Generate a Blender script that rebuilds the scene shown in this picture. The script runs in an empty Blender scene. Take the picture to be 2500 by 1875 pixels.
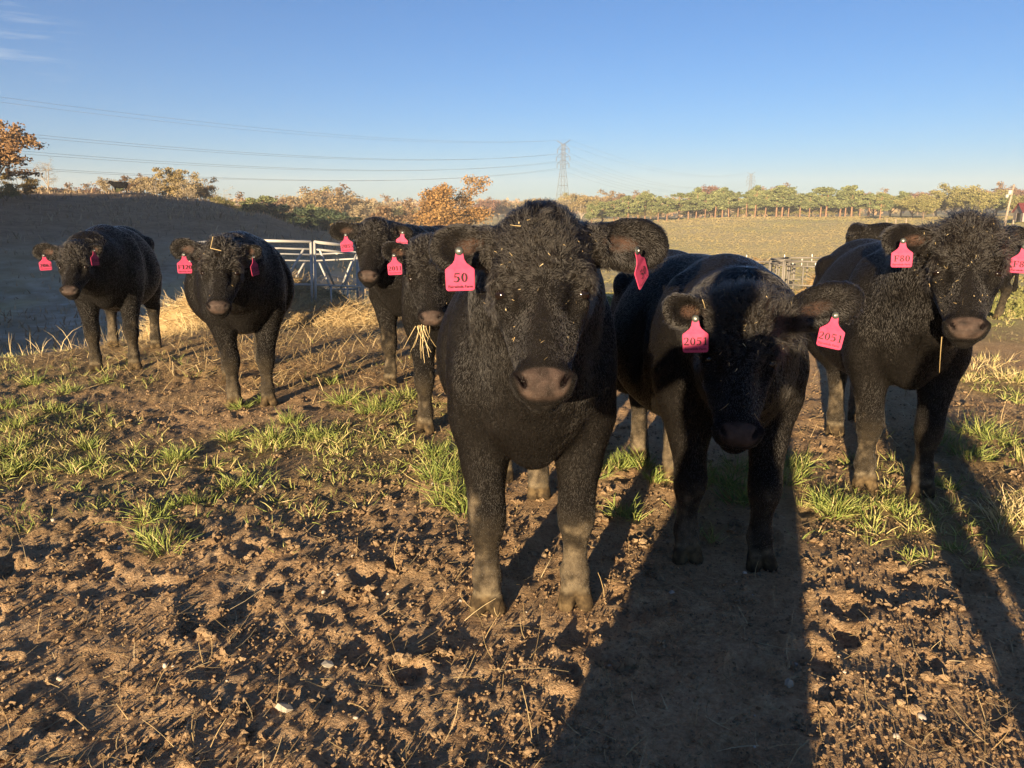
import bpy, math, random
import numpy as np
from mathutils import Vector, Matrix

rng = np.random.default_rng(7)
random.seed(7)
R = math.radians
scene = bpy.context.scene
C = scene.collection

# ------------------------------------------------------------------ camera
CAM = np.array([0.0, 0.0, 1.5])
FPX = 1870.0                      # focal length in pixels of the 2500 px wide photograph
PITCH = R(12.73)
cam_data = bpy.data.cameras.new('camera')
cam_data.sensor_width = 36.0
cam_data.lens = FPX / 2500.0 * 36.0
cam_data.clip_start = 0.05
cam_data.clip_end = 6000
cam = bpy.data.objects.new('camera', cam_data)
cam.location = CAM
cam.rotation_euler = (R(90) - PITCH, 0, 0)
C.objects.link(cam)
scene.camera = cam

# ------------------------------------------------------------------ sky and sun
SUN_EL, SUN_AZ = R(7.6), R(200.1)          # low sun behind the camera, a little to the left
world = bpy.data.worlds.new('World')
scene.world = world
world.use_nodes = True
wn = world.node_tree
wn.nodes.clear()
w_out = wn.nodes.new('ShaderNodeOutputWorld')
w_bg = wn.nodes.new('ShaderNodeBackground')
w_sky = wn.nodes.new('ShaderNodeTexSky')
w_sky.sky_type = 'NISHITA'
w_sky.sun_disc = False
w_sky.sun_elevation = SUN_EL
w_sky.sun_rotation = SUN_AZ
w_sky.altitude = 250
w_sky.air_density = 0.88
w_sky.dust_density = 0.1
w_sky.ozone_density = 5.2
w_bg.inputs['Strength'].default_value = 0.047
# a few faint wisps of cirrus high on the left
w_tc = wn.nodes.new('ShaderNodeTexCoord')
w_map = wn.nodes.new('ShaderNodeMapping')
w_map.inputs['Scale'].default_value = (5.0, 5.0, 75.0)
w_no = wn.nodes.new('ShaderNodeTexNoise')
w_no.inputs['Scale'].default_value = 1.6
w_no.inputs['Detail'].default_value = 6.0
w_no.inputs['Roughness'].default_value = 0.6
w_rp = wn.nodes.new('ShaderNodeValToRGB')
w_rp.color_ramp.elements[0].position = 0.52
w_rp.color_ramp.elements[1].position = 0.72
w_dot = wn.nodes.new('ShaderNodeVectorMath')
w_dot.operation = 'DISTANCE'
w_dot.inputs[1].default_value = (-0.53, 0.825, 0.185)
w_rg = wn.nodes.new('ShaderNodeMapRange')
w_rg.inputs['From Min'].default_value = 0.10
w_rg.inputs['From Max'].default_value = 0.03
w_ml = wn.nodes.new('ShaderNodeMath')
w_ml.operation = 'MULTIPLY'
w_m2 = wn.nodes.new('ShaderNodeMath')
w_m2.operation = 'MULTIPLY'
w_m2.inputs[1].default_value = 0.38
w_mx = wn.nodes.new('ShaderNodeMix')
w_mx.data_type = 'RGBA'
w_mx.inputs[7].default_value = (4.3, 4.8, 5.2, 1)
wn.links.new(w_tc.outputs['Generated'], w_map.inputs['Vector'])
wn.links.new(w_map.outputs[0], w_no.inputs['Vector'])
wn.links.new(w_no.outputs['Fac'], w_rp.inputs['Fac'])
wn.links.new(w_tc.outputs['Generated'], w_dot.inputs[0])
wn.links.new(w_dot.outputs['Value'], w_rg.inputs['Value'])
wn.links.new(w_rp.outputs['Color'], w_ml.inputs[0])
wn.links.new(w_rg.outputs[0], w_ml.inputs[1])
wn.links.new(w_ml.outputs[0], w_m2.inputs[0])
wn.links.new(w_m2.outputs[0], w_mx.inputs[0])
wn.links.new(w_sky.outputs[0], w_mx.inputs[6])
wn.links.new(w_mx.outputs[2], w_bg.inputs['Color'])
wn.links.new(w_bg.outputs[0], w_out.inputs['Surface'])

LDIR = np.array([-math.sin(SUN_AZ) * math.cos(SUN_EL), -math.cos(SUN_AZ) * math.cos(SUN_EL), -math.sin(SUN_EL)])
sun_data = bpy.data.lights.new('sun', 'SUN')
sun_data.energy = 5.0
sun_data.angle = R(0.53)
sun_data.color = (1.0, 0.76, 0.47)
sun = bpy.data.objects.new('sun', sun_data)
sun.rotation_euler = Vector(LDIR).to_track_quat('-Z', 'Y').to_euler()
sun.location = (-40, -110, 30)
C.objects.link(sun)

scene.view_settings.view_transform = 'Standard'
scene.view_settings.look = 'None'
scene.view_settings.gamma = 1.0
scene.view_settings.use_curve_mapping = False
scene.view_settings.exposure = 1.85
scene.render.engine = 'CYCLES'
scene.cycles.max_bounces = 6
scene.cycles.diffuse_bounces = 3
scene.cycles.glossy_bounces = 2
scene.cycles.transparent_max_bounces = 8
scene.cycles.use_denoising = True


# ------------------------------------------------------------------ measuring the photograph
def ray(u, v):
    dx = (u - 1250.0) / FPX
    dy = (937.5 - v) / FPX
    cp, sp = math.cos(PITCH), math.sin(PITCH)
    return np.array([dx, cp + dy * sp, -sp + dy * cp])


def at(u, v, y):
    r = ray(u, v)
    return CAM + r * (y / r[1])


def gnd(u, v, z=0.0):
    r = ray(u, v)
    return CAM + r * ((z - CAM[2]) / r[2])


def polar(u, dist):
    """ground position under picture column u at a distance (x, y)"""
    r = ray(u, 515)
    h = math.hypot(r[0], r[1])
    return np.array([r[0] / h * dist, r[1] / h * dist])


# ------------------------------------------------------------------ noise
def _hash(ix, iy, iz, seed):
    n = (ix.astype(np.int64) * 374761393 + iy.astype(np.int64) * 668265263 + iz.astype(np.int64) * 2147483647 // 3 + seed * 1442695041) & 0xFFFFFFFF
    n = ((n ^ (n >> 13)) * 1274126177) & 0xFFFFFFFF
    n = ((n ^ (n >> 16)) * 2246822519) & 0xFFFFFFFF
    n = n ^ (n >> 15)
    return (n & 0xFFFFFF) / float(0xFFFFFF)


def vnoise(x, y, z=None, seed=0):
    """smooth value noise in -1..1"""
    x = np.asarray(x, float); y = np.asarray(y, float)
    ix = np.floor(x); iy = np.floor(y)
    fx = x - ix; fy = y - iy
    fx = fx * fx * (3 - 2 * fx); fy = fy * fy * (3 - 2 * fy)
    if z is None:
        zz = np.zeros_like(ix)
        a = _hash(ix, iy, zz, seed); b = _hash(ix + 1, iy, zz, seed)
        c = _hash(ix, iy + 1, zz, seed); d = _hash(ix + 1, iy + 1, zz, seed)
        return 2 * ((a * (1 - fx) + b * fx) * (1 - fy) + (c * (1 - fx) + d * fx) * fy) - 1
    z = np.asarray(z, float)
    iz = np.floor(z); fz = z - iz; fz = fz * fz * (3 - 2 * fz)
    r = 0
    for k, wz in ((0, 1 - fz), (1, fz)):
        a = _hash(ix, iy, iz + k, seed); b = _hash(ix + 1, iy, iz + k, seed)
        c = _hash(ix, iy + 1, iz + k, seed); d = _hash(ix + 1, iy + 1, iz + k, seed)
        r = r + wz * ((a * (1 - fx) + b * fx) * (1 - fy) + (c * (1 - fx) + d * fx) * fy)
    return 2 * r - 1


def fbm(x, y, octaves=4, seed=0, gain=0.5):
    r, amp = 0, 1.0
    for o in range(octaves):
        r = r + amp * vnoise(x * 2 ** o + 17.3 * o, y * 2 ** o - 9.1 * o, seed=seed + o)
        amp *= gain
    return r


def sstep(a, b, x):
    t = np.clip((x - a) / (b - a), 0, 1)
    return t * t * (3 - 2 * t)


ORD = 'first second third fourth fifth sixth seventh eighth ninth tenth eleventh twelfth thirteenth fourteenth fifteenth sixteenth seventeenth eighteenth nineteenth twentieth'.split()
ORD += ['twenty-' + o for o in ORD[:9]] + ['thirtieth'] + ['thirty-' + o for o in ORD[:9]]


# ------------------------------------------------------------------ object helpers
def tag(o, label=None, cat=None, group=None, kind=None):
    if label: o['label'] = label
    if cat: o['category'] = cat
    if group: o['group'] = group
    if kind: o['kind'] = kind
    return o


def empty(name, loc=(0, 0, 0), rz=0.0):
    o = bpy.data.objects.new(name, None)
    o.empty_display_size = 0.2
    o.location = loc
    o.rotation_euler = (0, 0, rz)
    C.objects.link(o)
    return o


def mesh_data(name, verts, faces, mat=None, smooth=False, attrs=None):
    """verts (n,3); faces: an (m,k) array or a list of such arrays"""
    me = bpy.data.meshes.new(name)
    verts = np.asarray(verts, np.float32)
    if not isinstance(faces, list):
        faces = [faces]
    faces = [np.asarray(f, np.int32) for f in faces if len(f)]
    me.vertices.add(len(verts))
    me.vertices.foreach_set('co', verts.ravel())
    idx = np.concatenate([f.ravel() for f in faces])
    cnt = np.concatenate([np.full(len(f), f.shape[1], np.int32) for f in faces])
    start = np.concatenate([[0], np.cumsum(cnt)[:-1]]).astype(np.int32)
    me.loops.add(len(idx))
    me.loops.foreach_set('vertex_index', idx)
    me.polygons.add(len(cnt))
    me.polygons.foreach_set('loop_start', start)
    me.polygons.foreach_set('loop_total', cnt)
    me.polygons.foreach_set('use_smooth', np.full(len(cnt), bool(smooth)))
    if attrs:
        for k, a in attrs.items():
            a = np.asarray(a, np.float32)
            if a.ndim == 1:
                at_ = me.attributes.new(k, 'FLOAT', 'POINT'); at_.data.foreach_set('value', a)
            else:
                at_ = me.attributes.new(k, 'FLOAT_VECTOR', 'POINT'); at_.data.foreach_set('vector', a.ravel())
    me.update(calc_edges=True)
    me.validate()
    if mat: me.materials.append(mat)
    return me


def add(name, me, parent=None, loc=None, rot=None, scale=None):
    o = bpy.data.objects.new(name, me)
    C.objects.link(o)
    if parent: o.parent = parent
    if loc is not None: o.location = loc
    if rot is not None: o.rotation_euler = rot
    if scale is not None: o.scale = scale
    return o


class MB:
    """collects simple solids for one mesh"""
    def __init__(self):
        self.v = []; self.q = []; self.t = []; self.n = 0

    def put(self, v, q=None, t=None):
        v = np.asarray(v, float)
        self.v.append(v)
        if q is not None and len(q): self.q.append(np.asarray(q) + self.n)
        if t is not None and len(t): self.t.append(np.asarray(t) + self.n)
        self.n += len(v)

    def tube(self, pts, rad, seg=8, caps=True):
        pts = np.asarray(pts, float); rad = np.broadcast_to(np.asarray(rad, float), (len(pts),))
        tang = np.gradient(pts, axis=0)
        tang /= np.linalg.norm(tang, axis=1, keepdims=True) + 1e-9
        ref = np.array([0, 0, 1.0]) if abs(tang[0][2]) < 0.9 else np.array([1.0, 0, 0])
        vs = []
        for p, t, r in zip(pts, tang, rad):
            a = np.cross(t, ref); a /= np.linalg.norm(a) + 1e-9
            b = np.cross(t, a)
            ref = -np.cross(t, a) if False else ref
            th = np.arange(seg) * 2 * math.pi / seg
            vs.append(p + r * (np.cos(th)[:, None] * a + np.sin(th)[:, None] * b))
        n = len(pts)
        q = []
        for i in range(n - 1):
            for j in range(seg):
                k = (j + 1) % seg
                q.append((i * seg + j, i * seg + k, (i + 1) * seg + k, (i + 1) * seg + j))
        t_ = []
        v = np.concatenate(vs)
        if caps:
            v = np.concatenate([v, pts[:1], pts[-1:]])
            c0, c1 = n * seg, n * seg + 1
            for j in range(seg):
                k = (j + 1) % seg
                t_.append((c0, k, j)); t_.append((c1, (n - 1) * seg + j, (n - 1) * seg + k))
        self.put(v, q, t_)

    def box(self, c, s, rot=None):
        c = np.asarray(c, float); s = np.asarray(s, float) / 2
        v = np.array([(x, y, z) for x in (-1, 1) for y in (-1, 1) for z in (-1, 1)], float) * s
        if rot is not None: v = v @ np.asarray(rot).T
        self.put(v + c, [(0, 1, 3, 2), (4, 6, 7, 5), (0, 4, 5, 1), (2, 3, 7, 6), (0, 2, 6, 4), (1, 5, 7, 3)])

    def data(self, name, mat, smooth=False):
        f = []
        if self.q: f.append(np.concatenate(self.q))
        if self.t: f.append(np.concatenate(self.t))
        return mesh_data(name, np.concatenate(self.v), f, mat, smooth)

    def build(self, name, mat, parent=None, smooth=False):
        return add(name, self.data(name, mat, smooth), parent)


# ------------------------------------------------------------------ materials
class N:
    def __init__(self, name, rough=0.8, spec=0.3):
        self.m = bpy.data.materials.new(name)
        self.m.use_nodes = True
        self.nt = self.m.node_tree
        self.b = self.nt.nodes['Principled BSDF']
        self.b.inputs['Roughness'].default_value = rough
        self.b.inputs['Specular IOR Level'].default_value = spec

    def node(self, kind, **kw):
        n = self.nt.nodes.new(kind)
        for k, v in kw.items(): setattr(n, k, v)
        return n

    def link(self, a, b): self.nt.links.new(a, b)

    def attr(self, name):
        return self.node('ShaderNodeAttribute', attribute_name=name).outputs['Fac']

    def noise(self, scale, detail=4, rough=0.55, coord='Object', dist=0.0):
        tc = self.node('ShaderNodeTexCoord')
        n = self.node('ShaderNodeTexNoise')
        n.inputs['Scale'].default_value = scale
        n.inputs['Detail'].default_value = detail
        n.inputs['Roughness'].default_value = rough
        n.inputs['Distortion'].default_value = dist
        self.link(tc.outputs[coord], n.inputs['Vector'])
        return n.outputs['Fac']

    def ramp(self, fac, stops, interp='LINEAR'):
        r = self.node('ShaderNodeValToRGB')
        r.color_ramp.interpolation = interp
        el = r.color_ramp.elements
        while len(el) < len(stops): el.new(0.5)
        for e, (p, c) in zip(el, stops):
            e.position = p
            e.color = (*c, 1) if len(c) == 3 else c
        self.link(fac, r.inputs['Fac'])
        return r.outputs['Color']

    def mix(self, fac, a, b):
        m = self.node('ShaderNodeMix', data_type='RGBA')
        if isinstance(fac, (int, float)): m.inputs[0].default_value = fac
        else: self.link(fac, m.inputs[0])
        for v, i in ((a, 6), (b, 7)):
            if isinstance(v, tuple): m.inputs[i].default_value = (*v, 1)
            else: self.link(v, m.inputs[i])
        return m.outputs[2]

    def math(self, op, a, b):
        m = self.node('ShaderNodeMath', operation=op)
        for v, i in ((a, 0), (b, 1)):
            if isinstance(v, (int, float)): m.inputs[i].default_value = v
            else: self.link(v, m.inputs[i])
        return m.outputs[0]

    def color(self, c):
        if isinstance(c, tuple): self.b.inputs['Base Color'].default_value = (*c, 1)
        else: self.link(c, self.b.inputs['Base Color'])
        return self

    def bump(self, h, strength=0.5, dist=0.02):
        b = self.node('ShaderNodeBump')
        b.inputs['Strength'].default_value = strength
        b.inputs['Distance'].default_value = dist
        self.link(h, b.inputs['Height'])
        self.link(b.outputs[0], self.b.inputs['Normal'])
        return self


def bw(*c): return tuple((v, v, v) for v in c)


def simple(name, c, rough=0.8, spec=0.3, var=0.25, scale=6.0, metal=0.0):
    n = N(name, rough, spec)
    lo = tuple(v * (1 - var) for v in c); hi = tuple(min(1, v * (1 + var)) for v in c)
    n.color(n.ramp(n.noise(scale), [(0.3, lo), (0.7, hi)]))
    n.b.inputs['Metallic'].default_value = metal
    return n.m

# ------------------------------------------------------------------ terrain
T_D = np.array([0, 8, 10, 12, 14, 18, 25, 35, 50, 70, 90, 115, 150, 200, 255, 330, 450, 800, 1600.])
T_Z = {
    -180: [0, 0, 0, 0, 0, 0, 0, 0, 0, 0, 0, 0, 0, 0, 0, 0, 0, 0, 0],
    -60: [0, 0, -.2, -.6, -1.1, -2, -3, -3.4, -2.6, -.5, 1.8, 3.6, 3.6, 3, 0, -2, 0, 6, 10],
    -34: [0, 0, -.1, -.6, -1.2, -2.3, -3.6, -4.2, -3.3, -.9, 2.0, 3.85, 3.8, 2.0, -2, -4, -2, 4, 10],
    -26: [0, 0, -.05, -.45, -1.0, -2.2, -3.6, -4.2, -3.3, -.9, 2.0, 3.85, 3.3, 0.5, -4, -5, -3, 4, 10],
    -22: [0, 0, 0, -.25, -.8, -2.1, -3.5, -4.2, -3.3, -.9, 1.7, 2.9, 1.5, -2, -4.5, -5, -3, 4, 10],
    -18: [0, 0, 0, -.02, -.4, -1.7, -3.2, -4.1, -3.3, -1.0, 1.2, 1.0, -2, -4.5, -5, -5, -3, 4, 10],
    -14: [0, 0, 0, 0, -.3, -1.3, -2.9, -3.9, -3.4, -1.6, -.6, -2.4, -4.5, -5, -5, -5, -3, 4, 10],
    -8: [0, 0, 0, 0, -.15, -.7, -1.8, -3.0, -4.0, -4.6, -5.0, -5.2, -5.3, -5.2, -4.8, -4.5, -3, 4, 9],
    0: [0, 0, 0, -.05, -.15, -.5, -1.2, -2.4, -3.8, -5.0, -5.6, -5.8, -5.4, -4.4, -3.2, -2.5, -2, 3, 8],
    8: [0, 0, 0, -.05, -.15, -.45, -1.1, -2.2, -3.8, -5.2, -5.9, -5.6, -4.4, -2.6, -1.2, -1.6, -2, 2, 8],
    20: [0, 0, 0, -.05, -.15, -.4, -1.0, -1.9, -3.3, -4.6, -5.2, -4.8, -3.4, -1.6, -.4, -.8, -2, 2, 9],
    28: [0, 0, 0, 0, -.08, -.25, -.6, -1.2, -2.0, -2.9, -3.2, -2.8, -1.9, -.9, -.3, -.3, 0, 4, 12],
    34: [0, 0, 0, 0, 0, -.15, -.35, -.7, -1.1, -1.5, -1.4, -.7, .0, .1, .1, .5, 2, 7, 14],
    60: [0, 0, 0, 0, 0, 0, 0, -.3, -.5, -.5, -.3, 0, 0, 0, 0, 0, 2, 7, 14],
    180: [0, 0, 0, 0, 0, 0, 0, 0, 0, 0, 0, 0, 0, 0, 0, 0, 0, 0, 0],
}
_az = np.array(sorted(T_Z)); _tz = np.array([T_Z[a] for a in _az], float)


def _pchip_rows(d):
    """smooth interpolation of every table row at distances d -> (rows, n)"""
    i = np.clip(np.searchsorted(T_D, d) - 1, 0, len(T_D) - 2)
    h = T_D[i + 1] - T_D[i]
    t = np.clip((d - T_D[i]) / h, 0, 1)
    dl = np.diff(_tz, axis=1) / np.diff(T_D)
    m = np.zeros_like(_tz)
    a, b = dl[:, :-1], dl[:, 1:]
    m[:, 1:-1] = np.where(a * b > 0, 2 * a * b / (a + b + 1e-12 * np.sign(a + b + 1e-30)), 0)
    z0, z1, m0, m1 = _tz[:, i], _tz[:, i + 1], m[:, i], m[:, i + 1]
    t2, t3 = t * t, t * t * t
    return (2 * t3 - 3 * t2 + 1) * z0 + (t3 - 2 * t2 + t) * h * m0 + (-2 * t3 + 3 * t2) * z1 + (t3 - t2) * h * m1


def base_height(x, y):
    x = np.asarray(x, float); y = np.asarray(y, float)
    sh = x.shape
    x = x.ravel(); y = y.ravel()
    out = np.empty_like(x)
    for s in range(0, len(x), 100000):
        xs, ys = x[s:s + 100000], y[s:s + 100000]
        d = np.hypot(xs, ys); az = np.degrees(np.arctan2(xs, ys))
        rows = _pchip_rows(np.minimum(d, 1600))
        j = np.clip(np.searchsorted(_az, az) - 1, 0, len(_az) - 2)
        t = (az - _az[j]) / (_az[j + 1] - _az[j])
        t = t * t * (3 - 2 * t)
        k = np.arange(len(xs))
        out[s:s + 100000] = rows[j, k] * (1 - t) + rows[j + 1, k] * t
    # unseen rise added behind and to the left to keep sun off the little valley
    a = x * math.sin(R(20.1)) + y * math.cos(R(20.1))
    l = x * math.cos(R(20.1)) - y * math.sin(R(20.1))
    ridge = (10 * sstep(-13, -25, l) + 11.0 * sstep(-25, -48, l) - 3.2 * sstep(-62, -84, l)) * np.exp(-((a + 62) / 17.0) ** 2)
    ridge = ridge * (1 + 0.05 * vnoise(x / 9, y / 9, seed=91))
    return (out + ridge).reshape(sh)


# hoof pocks trodden into the near mud
_pr = np.random.default_rng(21)
PX = _pr.uniform(-3.6, 3.4, 300); PY = 1.1 + 7.0 * _pr.uniform(0, 1, 300) ** 1.3
PR_ = _pr.uniform(.045, .10, 300); PD = _pr.uniform(.006, .028, 300)
KEEP_FLAT = []          # hoof positions, filled in before the ground is built


def detail_height(x, y):
    d = np.hypot(x, y)
    near = 1 - sstep(7.0, 13.0, d)
    z = 0.015 * fbm(x / 0.62, y / 0.62, 2, 3) * near
    rough = 0.55 + 0.45 * vnoise(x / 0.9, y / 0.9, seed=44)
    z = z + near * rough * (0.009 * fbm(x / 0.17, y / 0.17, 2, 11) + 0.017 * np.abs(fbm(x / 0.075, y / 0.075, 2, 23)) + 0.021 * np.maximum(0, fbm(x / 0.038, y / 0.038, 2, 31)) ** 1.0)
    z = z + 0.05 * fbm(x / 3.0, y / 3.0, 2, 61) * sstep(3.5, 9, d) * (1 - sstep(30, 60, d))
    z = z + 0.22 * fbm(x / 14.0, y / 14.0, 3, 71) * sstep(18, 50, d)
    z = z + 0.09 * fbm(x / 2.2, y / 2.2, 2, 73) * sstep(15, 24, d) * (1 - sstep(90, 130, d))
    for px, py, r, dep in zip(PX, PY, PR_, PD):
        m = (np.abs(x - px) < 3 * r) & (np.abs(y - py) < 3 * r)
        if m.any():
            wx = .45 * r * vnoise(x[m] / (r * .8), y[m] / (r * .8), seed=int(px * 997) % 500); wy = .45 * r * vnoise(x[m] / (r * .8) + 31, y[m] / (r * .8), seed=int(py * 997) % 500)
            q = np.hypot((x[m] - px + wx) * 1.25, (y[m] - py + wy)) / r
            z[m] += -dep * np.exp(-(q * 1.15) ** 4) + 0.5 * dep * np.exp(-((q - 1.35) / .35) ** 2) * (1 + wx / r * 2)
    for px, py in KEEP_FLAT:
        m = (np.abs(x - px) < .4) & (np.abs(y - py) < .4)
        if m.any():
            q = np.hypot(x[m] - px, y[m] - py)
            z[m] *= sstep(.09, .24, q)
    return z


def ground_z(x, y):
    x = np.atleast_1d(np.asarray(x, float)).copy(); y = np.atleast_1d(np.asarray(y, float)).copy()
    return base_height(x, y) + detail_height(x, y)


def straw_mask(x, y):
    """where trodden hay covers the ground: round the feeders and along the cows' track"""
    q = np.hypot((x + 3.2) / 2.6, (y - 10.6) / 2.6)
    a = 1 - sstep(.7, 1.7, q)
    b = 1 - sstep(.3, 1.0, np.hypot((x + 1.9) / 3.2, (y - 7.6) / 2.0))
    c_ = 1 - sstep(.3, 1.0, np.hypot((x - 3.2) / 1.6, (y - 4.6) / 3.0))
    return np.clip(np.maximum(np.maximum(a, .75 * b), .6 * c_) + .25 * vnoise(x / .5, y / .5, seed=5), 0, 1)


def green_mask(x, y):
    d = np.hypot(x, y)
    g = sstep(-.15, .55, fbm(x / 1.1, y / 1.1, 3, 77))
    g = g * sstep(2.9, 4.4, d + .25 * x * (x < 0))
    edge = sstep(6.0, 9.0, d) * sstep(-1.5, -4.0, x)
    far = sstep(8.5, 14, d)
    return np.clip(np.maximum(np.maximum(g, edge), far) * (1 - .85 * straw_mask(x, y)), 0, 1)


def axis(segs):
    out = [segs[0][0]]
    for a, b, step0, step1 in segs:
        x = a
        while x < b - 1e-6:
            t = (x - a) / (b - a)
            x = min(b, x + step0 * (step1 / step0) ** t)
            out.append(x)
    return np.array(out)


def build_ground():
    # finer where it is close: the columns spread with distance, outer columns run on to the horizon
    inner = np.linspace(-1, 1, 561)
    off = .04 * (1.1 ** np.arange(1, 104) - 1) / .1
    yn = [1.15]
    while yn[-1] < 1500: yn.append(yn[-1] * (1.0105 if yn[-1] < 14 else 1.022 if yn[-1] < 140 else 1.06))
    yb = -axis([(0, 30, .5, 3), (30, 130, 3.5, 5), (130, 500, 10, 80)])[::-1]
    ys = np.concatenate([yb, [.35, .7, .95, 1.06], yn])
    S = .8 * np.maximum(ys, 1.0) + .75
    X = np.stack([np.concatenate([-s_ - off[::-1], inner * s_, s_ + off]) for s_ in S])
    Y = np.repeat(ys[:, None], X.shape[1], 1)
    Z = base_height(X, Y) + detail_height(X, Y)
    ny, nx = X.shape
    V = np.stack([X, Y, Z], -1).reshape(-1, 3)
    i = np.arange(ny - 1)[:, None] * nx + np.arange(nx - 1)[None]
    F = np.stack([i, i + 1, i + nx + 1, i + nx], -1).reshape(-1, 4)
    x, y = X.ravel(), Y.ravel()
    d = np.hypot(x, y); az = np.degrees(np.arctan2(x, y))
    mud = 1 - sstep(9, 15, d)
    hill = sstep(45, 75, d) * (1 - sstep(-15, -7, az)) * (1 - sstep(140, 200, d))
    frost = np.clip(sstep(17, 30, d) * (1 - sstep(50, 80, d)) * (1 - sstep(-9, -3, az)) * (.75 + .45 * fbm(x / 3, y / 5, 3, 15)), 0, 1)
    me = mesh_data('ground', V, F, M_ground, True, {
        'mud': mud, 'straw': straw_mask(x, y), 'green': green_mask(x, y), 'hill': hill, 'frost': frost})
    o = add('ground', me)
    tag(o, 'trampled pasture ground, muddy in front and grassy beyond', kind='structure')


g = N('ground', 0.93, 0.12)
n_fine = g.noise(38, 5, .65)
n_mid = g.noise(6.0, 4, .6)
n_big = g.noise(.35, 4, .6)
n_far = g.noise(.05, 5, .62)
mud_c = g.ramp(g.mix(.4, g.noise(55, 5, .7), n_mid), [(.30, (.19, .115, .062)), (.46, (.42, .27, .145)), (.58, (.54, .375, .215)), (.74, (.65, .50, .32))])
straw_c = g.ramp(n_fine, [(.25, (.16, .095, .045)), (.5, (.33, .21, .10)), (.75, (.47, .34, .17))])
green_c = g.ramp(g.mix(.5, n_fine, n_mid), [(.3, (.075, .075, .025)), (.5, (.14, .13, .045)), (.75, (.24, .20, .085))])
near_c = g.mix(g.math('MULTIPLY', g.attr('straw'), .8), mud_c, straw_c)
near_c = g.mix(g.math('MULTIPLY', g.attr('green'), .55), near_c, green_c)
field_c = g.ramp(g.mix(.35, n_far, n_big), [(.30, (.46, .43, .17)), (.47, (.54, .45, .21)), (.58, (.58, .46, .23)), (.72, (.50, .45, .18))])  # field ground coloured paler than its grass, standing in for light the grazing sun misses
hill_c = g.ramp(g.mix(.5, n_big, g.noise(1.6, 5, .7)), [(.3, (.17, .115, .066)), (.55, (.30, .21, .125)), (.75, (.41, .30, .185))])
frost_c = g.ramp(g.mix(.45, n_big, g.noise(1.1, 4, .6)), [(.38, (.17, .14, .10)), (.52, (.30, .27, .22)), (.70, (.52, .49, .44))])
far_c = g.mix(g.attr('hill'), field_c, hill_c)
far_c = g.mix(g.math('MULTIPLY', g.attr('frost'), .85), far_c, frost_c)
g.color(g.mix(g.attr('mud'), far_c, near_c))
g.bump(g.mix(.55, g.noise(75, 5, .72, dist=.6), g.noise(26, 4, .65)), 1.0, .035)
M_ground = g.m

# ------------------------------------------------------------------ trees
def leaf_mat(name, lo, mid, hi):
    n = N(name, .75, .15)
    n.color(n.ramp(n.attr('tint'), [(0.0, lo), (.5, mid), (1.0, hi)]))
    n.b.inputs['Subsurface Weight'].default_value = 0
    return n.m


M_bark = simple('bark', (.17, .125, .085), .9, .1, .35, 3)
M_pinebark = simple('pine_bark', (.24, .14, .085), .9, .1, .3, 2)
M_palebark = simple('pale_bark', (.32, .27, .21), .9, .1, .25, 2)
LEAF = {
    'gold': leaf_mat('gold_leaves', (0.144, 0.105, 0.040), (0.240, 0.176, 0.068), (0.312, 0.244, 0.100)),
    'orange': leaf_mat('orange_leaves', (0.128, 0.084, 0.040), (0.216, 0.147, 0.068), (0.280, 0.206, 0.100)),
    'rust': leaf_mat('rust_leaves', (0.112, 0.071, 0.040), (0.188, 0.118, 0.064), (0.248, 0.168, 0.096)),
    'red': leaf_mat('dull_red_leaves', (0.112, 0.059, 0.040), (0.180, 0.092, 0.062), (0.232, 0.139, 0.092)),
    'tan': leaf_mat('tan_leaves', (0.176, 0.134, 0.072), (0.288, 0.223, 0.124), (0.368, 0.302, 0.176)),
    'olive': leaf_mat('olive_leaves', (.12, .125, .04), (.22, .20, .075), (.31, .27, .11)),
    'pine': leaf_mat('pine_needles', (.09, .11, .045), (.17, .19, .08), (.25, .26, .11)),
    'brown': leaf_mat('brown_leaves', (.11, .06, .03), (.21, .12, .055), (.30, .19, .09)),
    'amber': leaf_mat('amber_leaves', (.15, .08, .028), (.26, .145, .05), (.34, .21, .075)),
    'cedar': leaf_mat('cedar_needles', (.03, .045, .03), (.055, .08, .045), (.10, .12, .06)),
}
TR = np.random.default_rng(5)


def unit(v): return v / (np.linalg.norm(v, axis=-1, keepdims=True) + 1e-9)


def cards(P, size, flat=0.0, R_=TR, aspect=1.0):
    """leaf clumps: one bent quad (two triangles) at each point"""
    n = len(P)
    a = unit(R_.normal(size=(n, 3))); a[:, 2] *= (1 - flat); a = unit(a)
    b = unit(np.cross(a, R_.normal(size=(n, 3))))
    s = (size * R_.uniform(.6, 1.35, n))[:, None] * .5
    a = a * s * aspect; b = b * s
    nrm = unit(np.cross(a, b)) * s * .35
    V = np.stack([P - a - b * .5, P + a * .3 - b + nrm, P + a + b * .4, P - a * .2 + b - nrm], 1).reshape(-1, 3)
    F = np.arange(4 * n).reshape(-1, 4)
    return V, F


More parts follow.
